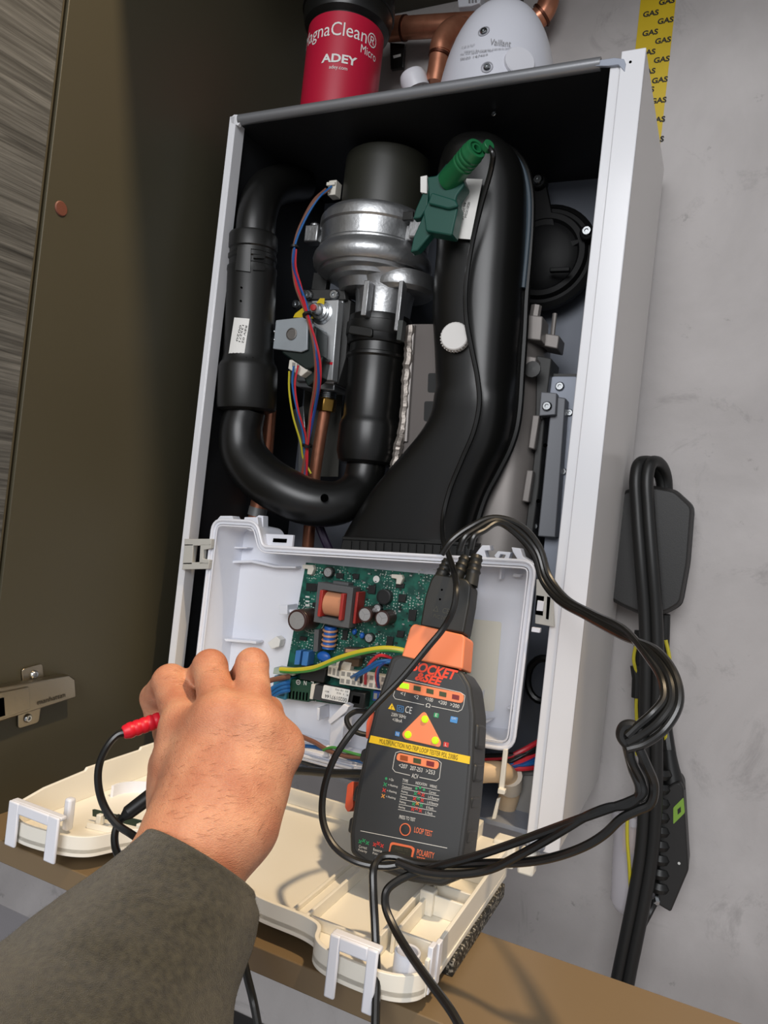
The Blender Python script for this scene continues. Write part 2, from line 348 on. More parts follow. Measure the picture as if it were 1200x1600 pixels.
# hinge hardware at the bottom right of the casing
g = G(); g.cyl(A(838,1318,-.012),A(846,1322,.01),.006,14); g.prism([A(x,y,.0) for x,y in [(820,1312),(835,1306),(850,1318),(846,1334),(826,1332)]],(0,.004,0)); part('bottom_bracket',g,BLUE_GALV,b,.0005)
screw(A(838,1330,-.002),FRONT,b,.8)

# ================================================================ mounting rail on the back sheet
YR = .118
m_ = thing('mounting_rail','bluish zinc mounting rail with bolts inside the right of the casing','bracket',A(870,880,YR))
def P(l, Y): return [A(x,y,Y) for x,y in l]
g = G(); g.prism(P(roundpoly([(858,588),(906,588),(902,700),(882,905),(846,905),(862,690)],8,3),YR+.012),(0,.004,0)); part('back_plate',g,BLUE_GALV,m_,.0006)
g = G(); g.prism(P([(862,618),(884,622),(868,840),(840,838)],YR-.006),(0,.018,0)); part('channel',g,mat('dark_zinc_channel','#74767b',.45,metal=.25),m_,.0012)
g = G(); g.prism(P([(845,612),(870,614),(868,648),(842,650)],YR-.014),(0,.012,0)); part('clamp_block',g,mat('dark_zinc_channel','#5b5e63'),m_,.001)
g = G(); g.prism(P(roundpoly([(856,584),(910,584),(906,640),(860,640)],8,3),YR+.0165),(0,.004,0)); part('rubber_pad',g,BLACK_RUB,m_)
for x,y,s_ in ((875,604,1.1),(890,645,.9),(880,737,.9),(868,829,.9),(836,822,.8)): screw(A(x,y,YR+.012),FRONT,m_,s_)
screw(A(855,635,YR-.014),FRONT,m_,1.15)
for x,y in ((852,696),(841,783)):
    g = G(); g.cyl(A(x,y,YR-.0064),A(x,y,YR-.004),.0022,12); part('rail_hole',g,HOLE,m_)

# ================================================================ heat exchanger behind the flue duct
HXM = mat('brushed_exchanger_steel','#8d8783',.42,metal=.35,vary=.15,vscale=30)
HXD = mat('dark_cast_grey','#3d3d3c',.5,metal=.2,vary=.25,vscale=40)
hx_ = thing('heat_exchanger','grey metal heat exchanger behind the black flue duct','heat exchanger',A(740,830,.13))
rows = [((642,505),(845,545)),((640,600),(842,610)),((636,700),(838,700)),((625,800),(828,800)),((612,880),(818,880))]
rg = []
for (L,R_) in rows:
    a,c = A(*L,.12),A(*R_,.12); w2 = (c-a)/2; mid = (a+c)/2; z = mid.z
    ring = []
    for k in range(40):
        t = 2*math.pi*k/40; cx,sy = math.cos(t),math.sin(t); e=.35
        ring.append(V(mid.x+w2.x*math.copysign(abs(cx)**e,cx), .15+.05*math.copysign(abs(sy)**.8,sy), z))
    rg.append(ring)
part('shell',G().rings(rg),HXM,hx_)
YH=.094
g = G(); g.prism(P([(646,506),(692,506),(690,700),(650,700),(625,725),(634,600)],YH),(0,.006,0)); part('front_plate',g,mat('warm_grey_plate','#6b6562',.5,metal=.5),hx_,.0006)
for pl in ([(669,583),(700,583),(700,613),(668,613)],[(663,627),(700,627),(700,658),(662,658)]):
    g = G(); g.prism(P(roundpoly(pl,3,2),YH-.0006),(0,.001,0)); part('dark_window',g,mat('dark_grey_window','#1c1d1d',.6),hx_)
# crumpled foil seam
pts = spline([A(x,y,YH-.002) for x,y in [(642,510),(638,560),(634,610),(630,660),(624,695),(615,735)]],10)
pts = [p+V(random.uniform(-1,1),random.uniform(-1,1),0)*.0008 for p in pts]
part('foil_seam',G().tube(pts,[.0055*random.uniform(.9,1.1) for _ in pts],8),mat('crumpled_foil','#8f8780',.42,metal=.6,bump=.6,bscale=220),hx_,smooth=20)
pts = [A(646,508,YH-.002),A(640,600,YH-.002),A(634,690,YH-.002)]; part('seam_bar',G().tube(pts,.0025,8),HXM,hx_)
for pl,Y,t,mm in (([(812,490),(848,494),(845,532),(808,528)],.10,.03,HXM),([(848,520),(874,524),(871,545),(846,540)],.12,.03,HXM),([(818,555),(838,558),(836,576),(816,574)],.098,.02,HXM),([(832,648),(843,649),(835,702),(825,700)],.105,.01,HXM),([(823,734),(833,735),(826,785),(815,783)],.105,.01,HXM),([(838,555),(862,560),(852,640),(842,760),(830,850),(818,848),(836,700)],.118,.04,HXD)):
    g = G(); g.prism(P(pl,Y),(0,t,0)); part('cast_block',g,mm,hx_,.0012)
g = G(); g.cyl(A(838,478,.112),A(835,496,.112),.006,8); part('bolt',g,HXM,hx_); g = G(); g.cyl(A(867,490,.13),A(863,526,.13),.0025,8); part('stud',g,HXM,hx_)
g = G(); g.lathe([(.0075,0),(.0085,.001),(.0085,.004),(0,.005)],A(833,578,.1),FRONT,14); part('bolt',g,HXD,hx_)
# ================================================================ round flue cover (dark, right of the duct)
fc = thing('round_gasket_cover','round black ribbed cover right of the flue duct','cover',A(862,410,.185))
o = A(852,405,.185); s1 = mpp(o)
g = G(); g.lathe([(.0,0),(86*s1*.95,0),(86*s1*.95,.008),(78*s1*.95,.012),(74*s1,.010),(68*s1,.010),(64*s1,.016),(56*s1,.016),(52*s1,.012),(40*s1,.018),(0,.019)],o,FRONT,48,False); part('cover_disc',g,mat('matt_black_cover','#0b0b0c',.6,spec=.3),fc)
for (x,y),ang in (((842,284),0),((918,364),0)):
    c = A(x,y,.165); g = G(); g.lathe([(0,0),(.0085,0),(.0085,.014),(.007,.016),(0,.016)],c+V(0,.012,0),FRONT,18); e = o+V(0,-.006,0)
    g.prism([c+V(-.007,.012,-.004),c+V(.007,.012,0),e+V(.02,0,0),e+V(-.01,0,.01)],(0,-.008,0)); part('screw_lug',g,mat('matt_black_cover','#0b0b0c'),fc,.001); screw(c+V(0,-.004,0),FRONT,fc,1.3)
g = G(); g.box(A(875,422,.155),(.022,.006,.005)); part('rib',g,mat('matt_black_cover','#0b0b0c'),fc,.001)
# ================================================================ flue collar under the casing top
cl = thing('flue_collar','black round flue collar under the top of the casing','collar',A(775,190,.11))
o = A(775,186,.11)
g = G(); g.lathe([(.0,-.012),(.052,-.012),(.054,-.010),(.054,-.004),(.063,-.003),(.064,.004),(.058,.006),(.058,.016),(0,.016)],o,(0,0,1),56,False); part('collar_ring',g,BLACK_SAT,cl)
for x,y in ((720,172),(836,182)):
    g = G(); g.box(A(x,y,.075),(.026,.003,.006)); part('collar_highlight',g,LIGHTGREY_PL,cl,.0008)  # pale bars stand in for whitish highlights on the black collar
screw(A(772,178,.047),FRONT,cl,.6)
# ================================================================ big S shaped flue duct
fd = thing('flue_duct','large glossy black S-shaped flue duct in front of the heat exchanger','duct',A(640,860,.08))
rows = [(226,748,772),(231,728,792),(242,711,806),(262,698,818),(292,691,825),(340,690,826),(400,690,823),(450,686,819),(500,684,817),(550,687,813),(600,689,810),(640,688,807),(668,677,803),(700,652,794),(735,620,776),(770,590,758),(805,566,745),(835,548,737),(848,543,735)]
sm = []
for i in range(len(rows)-1):
    for k in range(3):
        t = k/3; 
        p0 = rows[max(i-1,0)]; p1 = rows[i]; p2 = rows[i+1]; p3 = rows[min(i+2,len(rows)-1)]
        sm.append(tuple(.5*(2*p1[j]+(p2[j]-p0[j])*t+(2*p0[j]-5*p1[j]+4*p2[j]-p3[j])*t*t+(3*p1[j]-p0[j]-3*p2[j]+p3[j])*t**3) for j in range(3)))
sm.append(rows[-1]); rg = []; YB = .085; last = len(sm)-1
for i,(y,xl,xr) in enumerate(sm):
    a,c = A(xl,y,YB),A(xr,y,YB); mid = (a+c)/2; w2 = (c-a)/2
    dep = .048*min(1,.25+.75*((i/8)**.5)) if i < 8 else .048
    dep = dep - .012*max(0,(y-640)/210)
    ring = []
    for k in range(28):
        t = math.pi*k/27; cx,sy = math.cos(t),math.sin(t); sq = .78 if y<620 else .62
        ring.append(mid + w2*(math.copysign(abs(cx)**sq,cx)) + V(0,-dep*abs(sy)**sq,0))
    for k in range(6): t = k/5; ring.append(mid + w2*(-1+2*t) + V(0,.02,0))
    rg.append(ring)
part('duct_shell',G().rings(rg),BLACK_SAT,fd)
# seam flange along the right edge and over the top
ed = [(690,330),(693,285),(703,255),(722,234),(748,224),(775,224),(800,236),(820,262),(829,300),(830,345),(827,400),(822,460),(819,520),(815,580),(811,640),(806,672),(796,702),(778,738),(760,772),(748,806),(739,845)]
e3 = spline([A(x,y,YB+.002) for x,y in ed],5)
part('seam_flange',G().tube(e3,.0042,8),BLACK_SAT,fd)
e3 = spline([A(x,y,YB-.006) for x,y in [(748,227),(775,228),(798,240),(816,264),(825,300),(826,345),(822,400),(817,450)]],6)
part('rubber_seal',G().tube(e3,.003,8),mat('blue_grey_seal','#3b4852',.5),fd)
c = A(842,284,.1); 
# ribbed foot
a,c = A(538,846,.06),A(738,868,.06)
g = G(); g.prism([A(536,842,.048),A(736,852,.048),A(733,874,.048),A(530,862,.048)],(0,.04,0)); part('duct_foot',g,BLACK_PL,fd,.001)
for i in range(15):
    t = (i+.5)/15; x = 540+190*t; y = 845+9*t
    g = G(); g.prism([A(x-2.4,y,.0455),A(x+2.4,y+.2,.0455),A(x+1.6,y+17,.0455),A(x-3.2,y+16.6,.0455)],(0,.004,0)); part('foot_rib',g,BLACK_PL,fd)
g = G(); g.prism([A(535,838,.046),A(738,848,.046),A(737,853,.046),A(534,843,.046)],(0,.03,0)); part('foot_lip',g,BLACK_PL,fd,.0006)
# white test cap
o = A(713,529,.036); ax = V(.12,-1,.02).normalized()
g = G(); g.lathe([(0,.0095),(.0130,.0095),(.0140,.0085),(.0142,.0055),(.0142,.001),(.010,.0),(.010,-.01)],o,ax,28,False)
cap = part('test_cap',g,mat('white_cap','#dcd9d5',.5),fd)
for k in range(28):
    t = 2*math.pi*k/28; q = Vector((math.cos(t)*.0142,-.004,math.sin(t)*.0142)); g = G() if k==0 else g
    g.box(o+q,(.0012,.005,.0012))
part('knurled_edge',g,mat('white_cap','#dcd9d5'),cap)
# label on the duct
cs = [A(729,279,.031),A(754,280,.031),A(735,374,.031),A(701,371,.031)]
g = G(); g.prism(cs,(0,.0006,0)); lb = part('label',g,PAPER,fd)
def lab(t, x0,y0,x1,y1,h,Y=.0305,m=INK,parent=None,**kw):
    a,c = A(x0,y0,Y),A(x1,y1,Y); d = c-a; up = V(0,-1,0).cross(d) 
    if kw.pop('flip',False): up = -up
    return text_fit(t,(a+c)/2,d,up,d.length,h,m,parent,lift=.0001,**kw)
for i,(t,x0,y0,x1,y1) in enumerate([('0020135264',733,316,727,340),('4620135',727,316,722,344),('16743T8',721,316,716,338),('CE 0063',709,345,706,369)]):
    a,c = A(x0,y0,.0305),A(x1,y1,.0305); d = c-a; text_fit(t,(a+c)/2,d,d.cross(V(0,1,0)),d.length,.0026,INK,lb,lift=.0002)
# ================================================================ fan
fn = thing('fan','cast aluminium fan with a black motor cap on top','fan',A(590,500,.1))
YF=.10
oM = A(601,300,YF); sM = mpp(oM)
cB = A(598,345,YF); R1 = 67*sM
g = G(); g.lathe([(R1*.99,-.004),(R1,.0),(R1,.062),(R1*.985,.066),(R1*.93,.068),(0,.068)],cB,(0,0,1),48,False); part('motor_cap',g,mat('dark_olive_motor','#26261f',.45),fn)
cF = A(588,362,YF); 
g = G(); g.lathe([(.0,.012),(80*sM,.012),(83*sM,.010),(84*sM,.007),(87*sM,.006),(88*sM,.003),(88*sM,-.004),(85*sM,-.006),(84*sM,-.024),(86*sM,-.026),(86*sM,-.032),(0,-.032)],cF,(0,0,1),56,False); part('volute_flange',g,ALU,fn)
cV = A(583,412,YF)
g = G(); g.lathe([(84*sM,.012),(88*sM,.006),(92*sM,.002),(94*sM,-.004),(92*sM,-.011),(87*sM,-.0145),(82*sM,-.0145),(80*sM,-.018),(66*sM,-.0195),(64*sM,-.024),(52*sM,-.026),(47*sM,-.036),(0,-.036)],cV,(0,0,1),56,False); part('volute',g,ALU,fn)
g = G(); g.lathe([(50*sM,.008),(55*sM,-.002),(53*sM,-.009),(46*sM,-.013),(0,-.013)],A(628,446,.105),(0,0,1),40,False); part('volute_outlet',g,ALU,fn)
cN = A(597,502,YF)
g = G(); g.lathe([(60*sM,.05),(52*sM,.044),(47*sM,.036),(44*sM,.02),(42*sM,-.006),(0,-.006)],cN,(0,0,1),40,False); part('outlet_neck',g,ALU,fn)
for x,y,w_,h_ in ((574,468,9,52),(626,480,7,74)):
    q = A(x,y,.058 if x<600 else .072); g = G(); g.box(q,(w_*sM,.012,h_*sM)); part('neck_rib',g,ALU,fn,.0008)
for x,y,Y in ((491,368,.085),(655,360,.065)):
    q = A(x,y,Y); g = G(); g.box(q,(.018,.016,.020)); g.box(q+V(.012 if x<600 else -.012,.01,0),(.02,.014,.017)); g.cyl(q+V(0,0,.008),q+V(0,0,.0135),.0062,14); l = part('screw_lug',g,ALU,fn,.0016); screw(q+V(0,0,.0135),(0,0,1),fn,.8)
g = G(); g.box(A(523,297,.075),(.010,.013,.017)); g.box(A(519,289,.07),(.011,.008,.004)); part('connector',g,mat('ivory_connector','#d9d4c8',.5),fn,.0006)
g = G(); g.box(A(638,338,.055),(.012,.004,.009)); part('terminal_clip',g,BLACK_PL,fn,.0006)
# ================================================================ mixing tube under the fan
mx = thing('mixing_tube','straight black plastic mixing tube below the aluminium fan','tube',A(575,725,YF))
def axis_lathe(prof, top, bot, Y, n=40, Y2=None):   # prof: (radius px, image y) along the line top->bottom
    a = A(*top,Y); c = A(*bot,Y if Y2 is None else Y2); ax = (a-c).normalized(); s_ = mpp((a+c)/2); y0,y1 = top[1],bot[1]; L = (a-c).length
    return G().lathe([(r_*s_, (y1-yy_)/(y1-y0)*L) for r_,yy_ in prof], c, ax, n, False)
part('tube_body',axis_lathe([(0,500),(49,500),(50,504),(50,536),(47,542),(44,543),(44,556),(48,558),(48,562),(45,565),(44,580),(44,654),(47,660),(49,668),(49,708),(45,722),(40,726),(0,726)],(595,500),(573,726),YF),BLACK_SAT,mx)
g = axis_lathe([(51,508),(52,510),(52,530),(51,532)],(594,505),(591,535),YF,40); 
part('collar_band',axis_lathe([(50.5,510),(51.5,511),(51.5,528),(50.5,530)],(594,505),(591,535),YF),BLACK_PL,mx)
g = G(); g.prism(P(roundpoly([(546,507),(582,512),(581,527),(543,521)],4,2),.062),(0,.006,0)); part('bayonet_catch',g,BLACK_PL,mx,.001)
g = G(); g.prism(P([(622,500),(630,500),(626,532),(619,531)],.064),(0,.01,0)); part('locking_tab',g,mat('dark_grey_tab','#3f423f',.5),mx,.0006)
# ================================================================ intake pipe: silencer, elbow and U bend
YS=.041
ip = thing('intake_pipe','black U-shaped intake pipe with silencer along the left side','pipe',A(400,830,YS))
part('silencer',axis_lathe([(0,368),(36,368),(38,372),(38,392),(36,394),(36,400),(38,402),(38,408),(36,410),(36,418),(38.5,420),(39,426),(38,430),(39,556),(41,566),(44,570),(46,576),(46.5,634),(45,640),(38,643),(0,643)],(396,368),(385,643),.030,40,.041),BLACK_PL,ip)
pts = spline([A(397,392,.031),A(402,335,.034),A(414,302,.05),A(440,288,YS+.05),A(470,285,YS+.09)],8)
part('top_elbow',G().tube(pts,.0225,24),BLACK_SAT,ip)
pts = spline([A(385,640,YS),A(377,672,YS),A(381,708,YS),A(406,742,YS),A(448,770,YS+.004),(A(492,786,YS+.014)),A(534,784,YS+.030),A(563,759,YS+.050),A(573,722,YF-.002),A(576,690,YF)],7)
n = len(pts)
part('u_bend',G().tube(pts,[.0222+.005*math.sin(math.pi*min(1,i/(n*.75))) for i in range(n)],32),BLACK_SAT,ip)
q = A(507,778,.03); 
for k in range(40):                                  # let the plug sit on the pipe surface
    pass
g = G(); g.cyl(A(507,778,.0315),A(507,778,.045),.0043,16); part('drain_hole',g,HOLE,ip)
# label wrapped on the silencer
a_ = A(396,368,.030); c_ = A(385,643,.041); ax = (a_-c_).normalized(); sS = mpp((a_+c_)/2); rr = 39*sS+.0004
def on_cyl(px,py):                                   # where a picture point meets the silencer surface
    d = ray(px,py); oc = CAM_POS-c_; dp = d-ax*d.dot(ax); op = oc-ax*oc.dot(ax)
    A_,B_,C_ = dp.dot(dp), 2*dp.dot(op), op.dot(op)-rr*rr; D = max(B_*B_-4*A_*C_,0); return CAM_POS+d*((-B_-D**.5)/(2*A_))
g = G(); rgs = []
for i in range(9):
    t = i/8; rgs.append([on_cyl(366+(390-366)*t, 496+2*t), on_cyl(357+(381-357)*t, 554+4*t)])
vsx = [p for r_ in rgs for p in r_]; g.add(vsx,[(2*i,2*i+2,2*i+3,2*i+1) for i in range(8)])
lb = part('label',g,PAPER,ip)
for x0,y0,x1,y1,t in ((376,508,370,533,'0020'),(380,508,374,534,'135271'),(385,509,379,536,'REV 02')):
    p0,p1 = on_cyl(x0,y0),on_cyl(x1,y1); d = p1-p0; nrm = (CAM_POS-p0).normalized(); text_fit(t,(p0+p1)/2+nrm*.0003,d,nrm.cross(d),d.length,.0022,INK,lb,lift=.0002)
for x,y in ((377,449),(376,470),(385,559),(395,559)):
    q = on_cyl(x,y); g = G(); g.sphere(q,.0011,8,6); part('moulded_dot',g,HOLE,ip)
for pl in ([(372,385),(392,387),(391,425),(368,422)],[(396,398),(414,399),(413,404),(396,403)],[(396,415),(414,416),(413,423),(395,422)]):
    g = G(); rgs=[[on_cyl(pl[0][0]+(pl[1][0]-pl[0][0])*i/5, pl[0][1]+(pl[1][1]-pl[0][1])*i/5), on_cyl(pl[3][0]+(pl[2][0]-pl[3][0])*i/5, pl[3][1]+(pl[2][1]-pl[3][1])*i/5)] for i in range(6)]
    nrm = lambda p_: ((p_-c_)-ax*(p_-c_).dot(ax)).normalized()
    top = [p_+nrm(p_)*.001 for r_ in rgs for p_ in r_]; bot = [p_-nrm(p_)*.003 for r_ in rgs for p_ in r_]
    rings_ = [[top[2*i],top[2*i+1],bot[2*i+1],bot[2*i]] for i in range(6)]
    part('moulded_clip',G().rings(rings_),BLACK_PL,ip)
# ================================================================ copper pipes inside the casing
gp = thing('gas_pipe','copper gas pipe with brass nut below the gas valve','pipe',A(481,862,.115))
pts = [A(512,618,.105),A(508,640,.106),A(492,740,.11),A(480,866,.118)]
part('copper_tube',G().tube(spline(pts,6),.0072,18),COPPER,gp)
a_,c_ = A(511,623,.105),A(508,643,.106)
part('brass_nut',G().cyl(a_,c_,.0128,6),BRASS,gp,.001)
part('threaded_stub',G().tube([A(513,607,.105)+ (A(511,624,.105)-A(513,607,.105))*(i/12) for i in range(13)],[.0108 if i%2 else .0098 for i in range(13)],18),STEEL,gp)
cp = thing('water_pipe','dull copper pipe behind the silencer of the intake pipe','pipe',A(392,820,.1))
part('copper_tube',G().tube(spline([A(421,640,.11),A(414,720,.11),A(402,790,.11),A(396,830,.11)],6),.0088,18),COPPER,cp)
part('pipe_socket',G().cyl(A(407,780,.11),A(398,822,.11),.0105,18),COPPER,cp)
part('pipe_clip',G().cyl(A(404,793,.11),A(401,806,.11),.0115,18),mat('grey_clip','#8f9090',.4,metal=.5),cp)
# ================================================================ gas valve
gv = thing('gas_valve','aluminium gas valve with solenoid and yellow tag left of the fan','valve',A(495,605,.1))
YG=.085
g = G(); g.prism(P([(476,462),(531,455),(537,470),(521,600),(463,596),(466,520)],YG),(0,.045,0)); part('valve_body',g,ALU_SMOOTH,gv,.0015)
g = G(); g.prism(P([(535,462),(548,470),(540,560),(528,600),(521,600)],YG+.004),(0,.03,0)); part('valve_side',g,HXD,gv,.001)
g = G(); g.prism(P([(487,470),(529,468),(519,594),(497,594)],YG-.012),(0,.013,0)); part('face_plate',g,mat('bright_aluminium','#c9cbcc',.38,metal=.6,vary=.08,vscale=40),gv,.001)
g = G(); g.prism(P([(472,452),(538,452),(540,468),(470,468)],YG-.003),(0,.01,0)); g.prism(P([(490,425),(512,430),(508,456),(486,452)],YG+.015),(0,.01,0)); part('mounting_flange',g,HXD,gv,.001)
for x,y,Y_ in ((482,461,YG-.004),(523,461,YG-.004),(464,476,YG-.002),(505,567,YG-.012)): screw(A(x,y,Y_),FRONT,gv,1.35)
g = G(); q = A(503,489,YG-.012); axv = (A(492,482,YG-.03)-q).normalized(); g.lathe([(.0135,0),(.0135,.002),(.011,.003),(.011,.005),(.009,.006),(.009,.008),(.0062,.009),(.0062,.02),(.0052,.021),(0,.021)],q,axv,20,False); part('pressure_nipple',g,STEEL,gv)
g = G(); q2 = q+axv*.0212; g.lathe([(.0036,0),(.0036,.0016),(0,.002)],q2,axv,14); part('red_screw',g,mat('red_screw_paint','#b3302a',.5),gv)
yel = mat('yellow_tag','#d6b917',.5)
g = G(); g.prism(P([(490,479),(500,466),(507,466),(506,477),(498,484)],YG-.018),(0,.001,0)); g.prism(P([(461,490),(474,480),(484,489),(490,498),(466,496),(458,496)],YG-.02),(0,.001,0)); part('yellow_tag',g,yel,gv)
# solenoid
g = G(); g.prism(P([(431,500),(476,495),(481,500),(480,546),(470,550),(426,545)],YG-.045),(0,.003,0)); part('solenoid_bracket',g,mat('passivated_zinc','#a4abb0',.4,metal=.35,vary=.15,vscale=40),gv,.0008)
g = G(); g.lathe([(.0068,0),(.0068,.0012),(.0058,.0014),(.0056,.0006),(0,.0006)],A(456,522,YG-.045),FRONT,20); part('solenoid_core',g,mat('dull_core_steel','#7d7975',.45,metal=.8),gv)
g = G(); g.prism(P([(442,498),(476,497),(495,512),(493,572),(478,578),(440,552)],YG-.041),(0,.026,0)); part('solenoid_coil',g,mat('dark_green_black_coil','#16221f',.4),gv,.002)
g = G(); g.prism(P([(430,503),(480,500),(490,507),(488,515),(430,512)],YG-.043),(0,.03,0)); part('bracket_top',g,mat('passivated_zinc','#8f969a'),gv,.0008)
for x,y in ((429,518),(429,531)): 
    g = G(); g.sphere(A(x,y,YG-.044),.0019,10,6); part('rivet',g,STEEL,gv)
g = G(); g.prism(P([(452,562),(472,562),(481,568),(480,580),(470,588),(450,576)],YG-.04),(0,.016,0)); part('connector',g,mat('ivory_connector','#d9d4c8'),gv,.0008)
g = G()
for x in (459,466): g.prism(P([(x-2.4,566),(x+2.4,566.6),(x+2,574),(x-2.6,573)],YG-.0405),(0,.001,0))
part('connector_socket',g,mat('grey_socket','#8d8a84',.6),gv)
g = G(); g.prism(P([(500,586),(523,586),(522,610),(466,605),(450,598),(452,575),(463,578)],YG+.005),(0,.03,0)); part('valve_foot',g,ALU_SMOOTH,gv,.001)
g = G(); g.prism(P([(484,560),(505,555),(498,590),(480,604),(474,590)],YG-.03),(0,.02,0)); part('coil_plug',g,mat('dark_green_black_coil','#16221f'),gv,.002)
g = G(); g.prism(P([(513,565),(520,566),(519,570),(512,569)],YG-.0125),(0,.001,0)); part('paint_mark',g,RED,gv)
# flat ribbed bracket under the valve
vb = thing('valve_bracket','perforated grey metal bracket strip behind the gas pipe','bracket',A(470,740,.13))
g = G(); g.prism(P([(458,640),(474,634),(478,690),(470,745),(466,745),(466,690)],.125),(0,.002,0)); part('bracket_strip',g,ALU_SMOOTH,vb,.0005)
g = G(); g.prism(P([(476,600),(535,605),(528,745),(470,745)],.15),(0,.002,0)); part('bracket_plate',g,mat('dull_grey_plate','#55544f',.5,metal=.5),vb,.0005)
# ================================================================ wiring
WIRE = {k:mat('wire_'+k,c,.4) for k,c in dict(blue='#1f5f9e',brown='#7a5243',red='#c22a35',black='#161616',yellow='#c3b62e',green='#3f8a3a',darkblue='#26407e',violet='#5a3f6e').items()}
def wire(name, pts, r, m, parent, n=6, k=8): return part(name, G().tube(spline(pts,k),r,n), m, parent)
def tie(p, d, r, parent):
    d = Vector(d).normalized(); g = G(); g.lathe([(r,-.0013),(r*1.15,-.0013),(r*1.15,.0013),(r,.0013)],p,d,14); return part('cable_tie',g,BLACK_PL,parent)
hn = thing('fan_wiring_loom','loom of blue, red and brown wires from the fan connector','wires',A(478,700,.07))
base = [(516,293,.066),(494,312,.055),(471,352,.05),(460,388,.048),(459,415,.047),(466,445,.045),(475,472,.04),(483,500,.032),(490,530,.032),(496,565,.036),(496,600,.045),(488,645,.06),(481,690,.07),(477,716,.075),(474,745,.08)]
for i,(c,dx,dy) in enumerate((('blue',2,-2),('brown',-2,3),('brown',-5,2),('darkblue',3,2),('red',5,3),('red',-2,-1))):
    pts = []
    for j,(x,y,Y) in enumerate(base):
        w_ = 1.0 if j in (0,) else (.55 if j not in (4,7,12) else .3)
        if i >= 3 and j < 3: continue
        ph = math.sin(j*1.3+i*2.1)*1.6
        pts.append(A(x+dx*w_*1.1+ph, y+dy*w_, Y+.0012*math.cos(i*2+j)))
    wire('wire',pts,.0013,WIRE[c],hn)
tie(A(460,386,.048),A(459,415,.047)-A(460,386,.048),.0042,hn); tie(A(480,492,.033),A(490,530,.032)-A(475,472,.04),.0046,hn); tie(A(480,696,.07),A(477,716,.075)-A(488,645,.06),.0052,hn)
h2 = thing('valve_wiring_loom','blue, red and yellow-green wires from the solenoid connector','wires',A(476,720,.075))
for i,(c,b2) in enumerate((('blue',[(459,572,.04),(457,600,.042),(464,640,.05),(474,680,.066),(476,715,.074),(476,750,.08)]),('red',[(466,571,.04),(461,600,.041),(466,640,.05),(478,682,.066),(479,715,.074),(480,745,.08)]),('yellow',[(452,580,.05),(452,610,.052),(458,650,.056),(470,692,.068),(474,716,.076),(486,740,.08)]))):
    wire('wire',[A(*p) for p in b2],.0012,WIRE[c],h2)
h3 = thing('purple_cable','dark violet cable dropping below the intake U bend','cable',A(515,866,.08))
part('cable_run',G().tube(spline([A(498,820,.08),A(508,845,.08),A(520,870,.085)],6),.005,10),mat('dark_violet_cable','#2a2033',.4),h3)
# ================================================================ green crocodile clip
GREEN = mat('green_clip_plastic','#184c41',.40); GREEN2 = mat('bright_green_barrel','#1c663c',.38)
cc = thing('crocodile_clip','green insulated crocodile clip on the fan flange','clip',A(650,390,.03))
b0,b1 = A(700,284,.012),A(745,231,-.016); ax = (b1-b0).normalized(); L = (b1-b0).length
s_=mpp(b1)
prof = [(0,0),(19*s_,0),(19.5*s_,L*.1)]
for k in range(4): t = .5+.1*k; prof += [(18.5*s_,L*t),(19*s_,L*(t+.02)),(19*s_,L*(t+.05)),(18*s_,L*(t+.07))]
prof += [(18*s_,L*.95),(16.5*s_,L),(12*s_,L),(11*s_,L*.96),(9*s_,L*.96)]
part('plug_barrel',G().lathe(prof,b0,ax,28,False),GREEN2,cc)
g = G(); g.lathe([(8.5*s_,-.004),(8.5*s_,.0002),(5.5*s_,.0002),(5*s_,-.004)],b1,ax,18,False); part('socket_ring',g,GREEN2,cc)
g = G(); g.lathe([(10.5*s_,-.0035),(0,-.0035)],b1,ax,18); part('socket_void',g,HOLE,cc)
g = G(); g.prism(P(roundpoly([(667,276),(682,274),(698,254),(716,262),(726,288),(713,306),(712,314),(716,322),(714,330),(706,368),(665,361),(661,330),(670,312)],3,2),.008),(0,.018,0)); part('clip_body',g,GREEN,cc,.002)
g = G(); g.prism(P(roundpoly([(674,300),(712,312),(716,322),(700,326),(668,318)],3,2),.004),(0,.006,0)); part('grip_ridge',g,GREEN,cc,.0015)
g = G(); g.prism(P([(662,334),(668,332),(676,362),(652,391),(641,394),(646,370)],.014),(0,.011,0)); part('jaw',g,GREEN,cc,.0012)
g = G(); g.prism(P([(661,300),(670,296),(668,322),(657,340),(645,342),(650,325)],.024),(0,.01,0)); part('jaw',g,GREEN,cc,.0012)
g = G(); g.prism(P([(657,276),(667,274),(667,302),(657,300)],.022),(0,.004,0)); part('white_tab',g,PAPER,cc)
g = G(); g.lathe([(.0035,-.003),(.0055,-.003),(.0055,.003),(.0035,.003)],A(762,229,-.012),ax,16); part('lead_eye',g,GREEN2,cc,.0005)
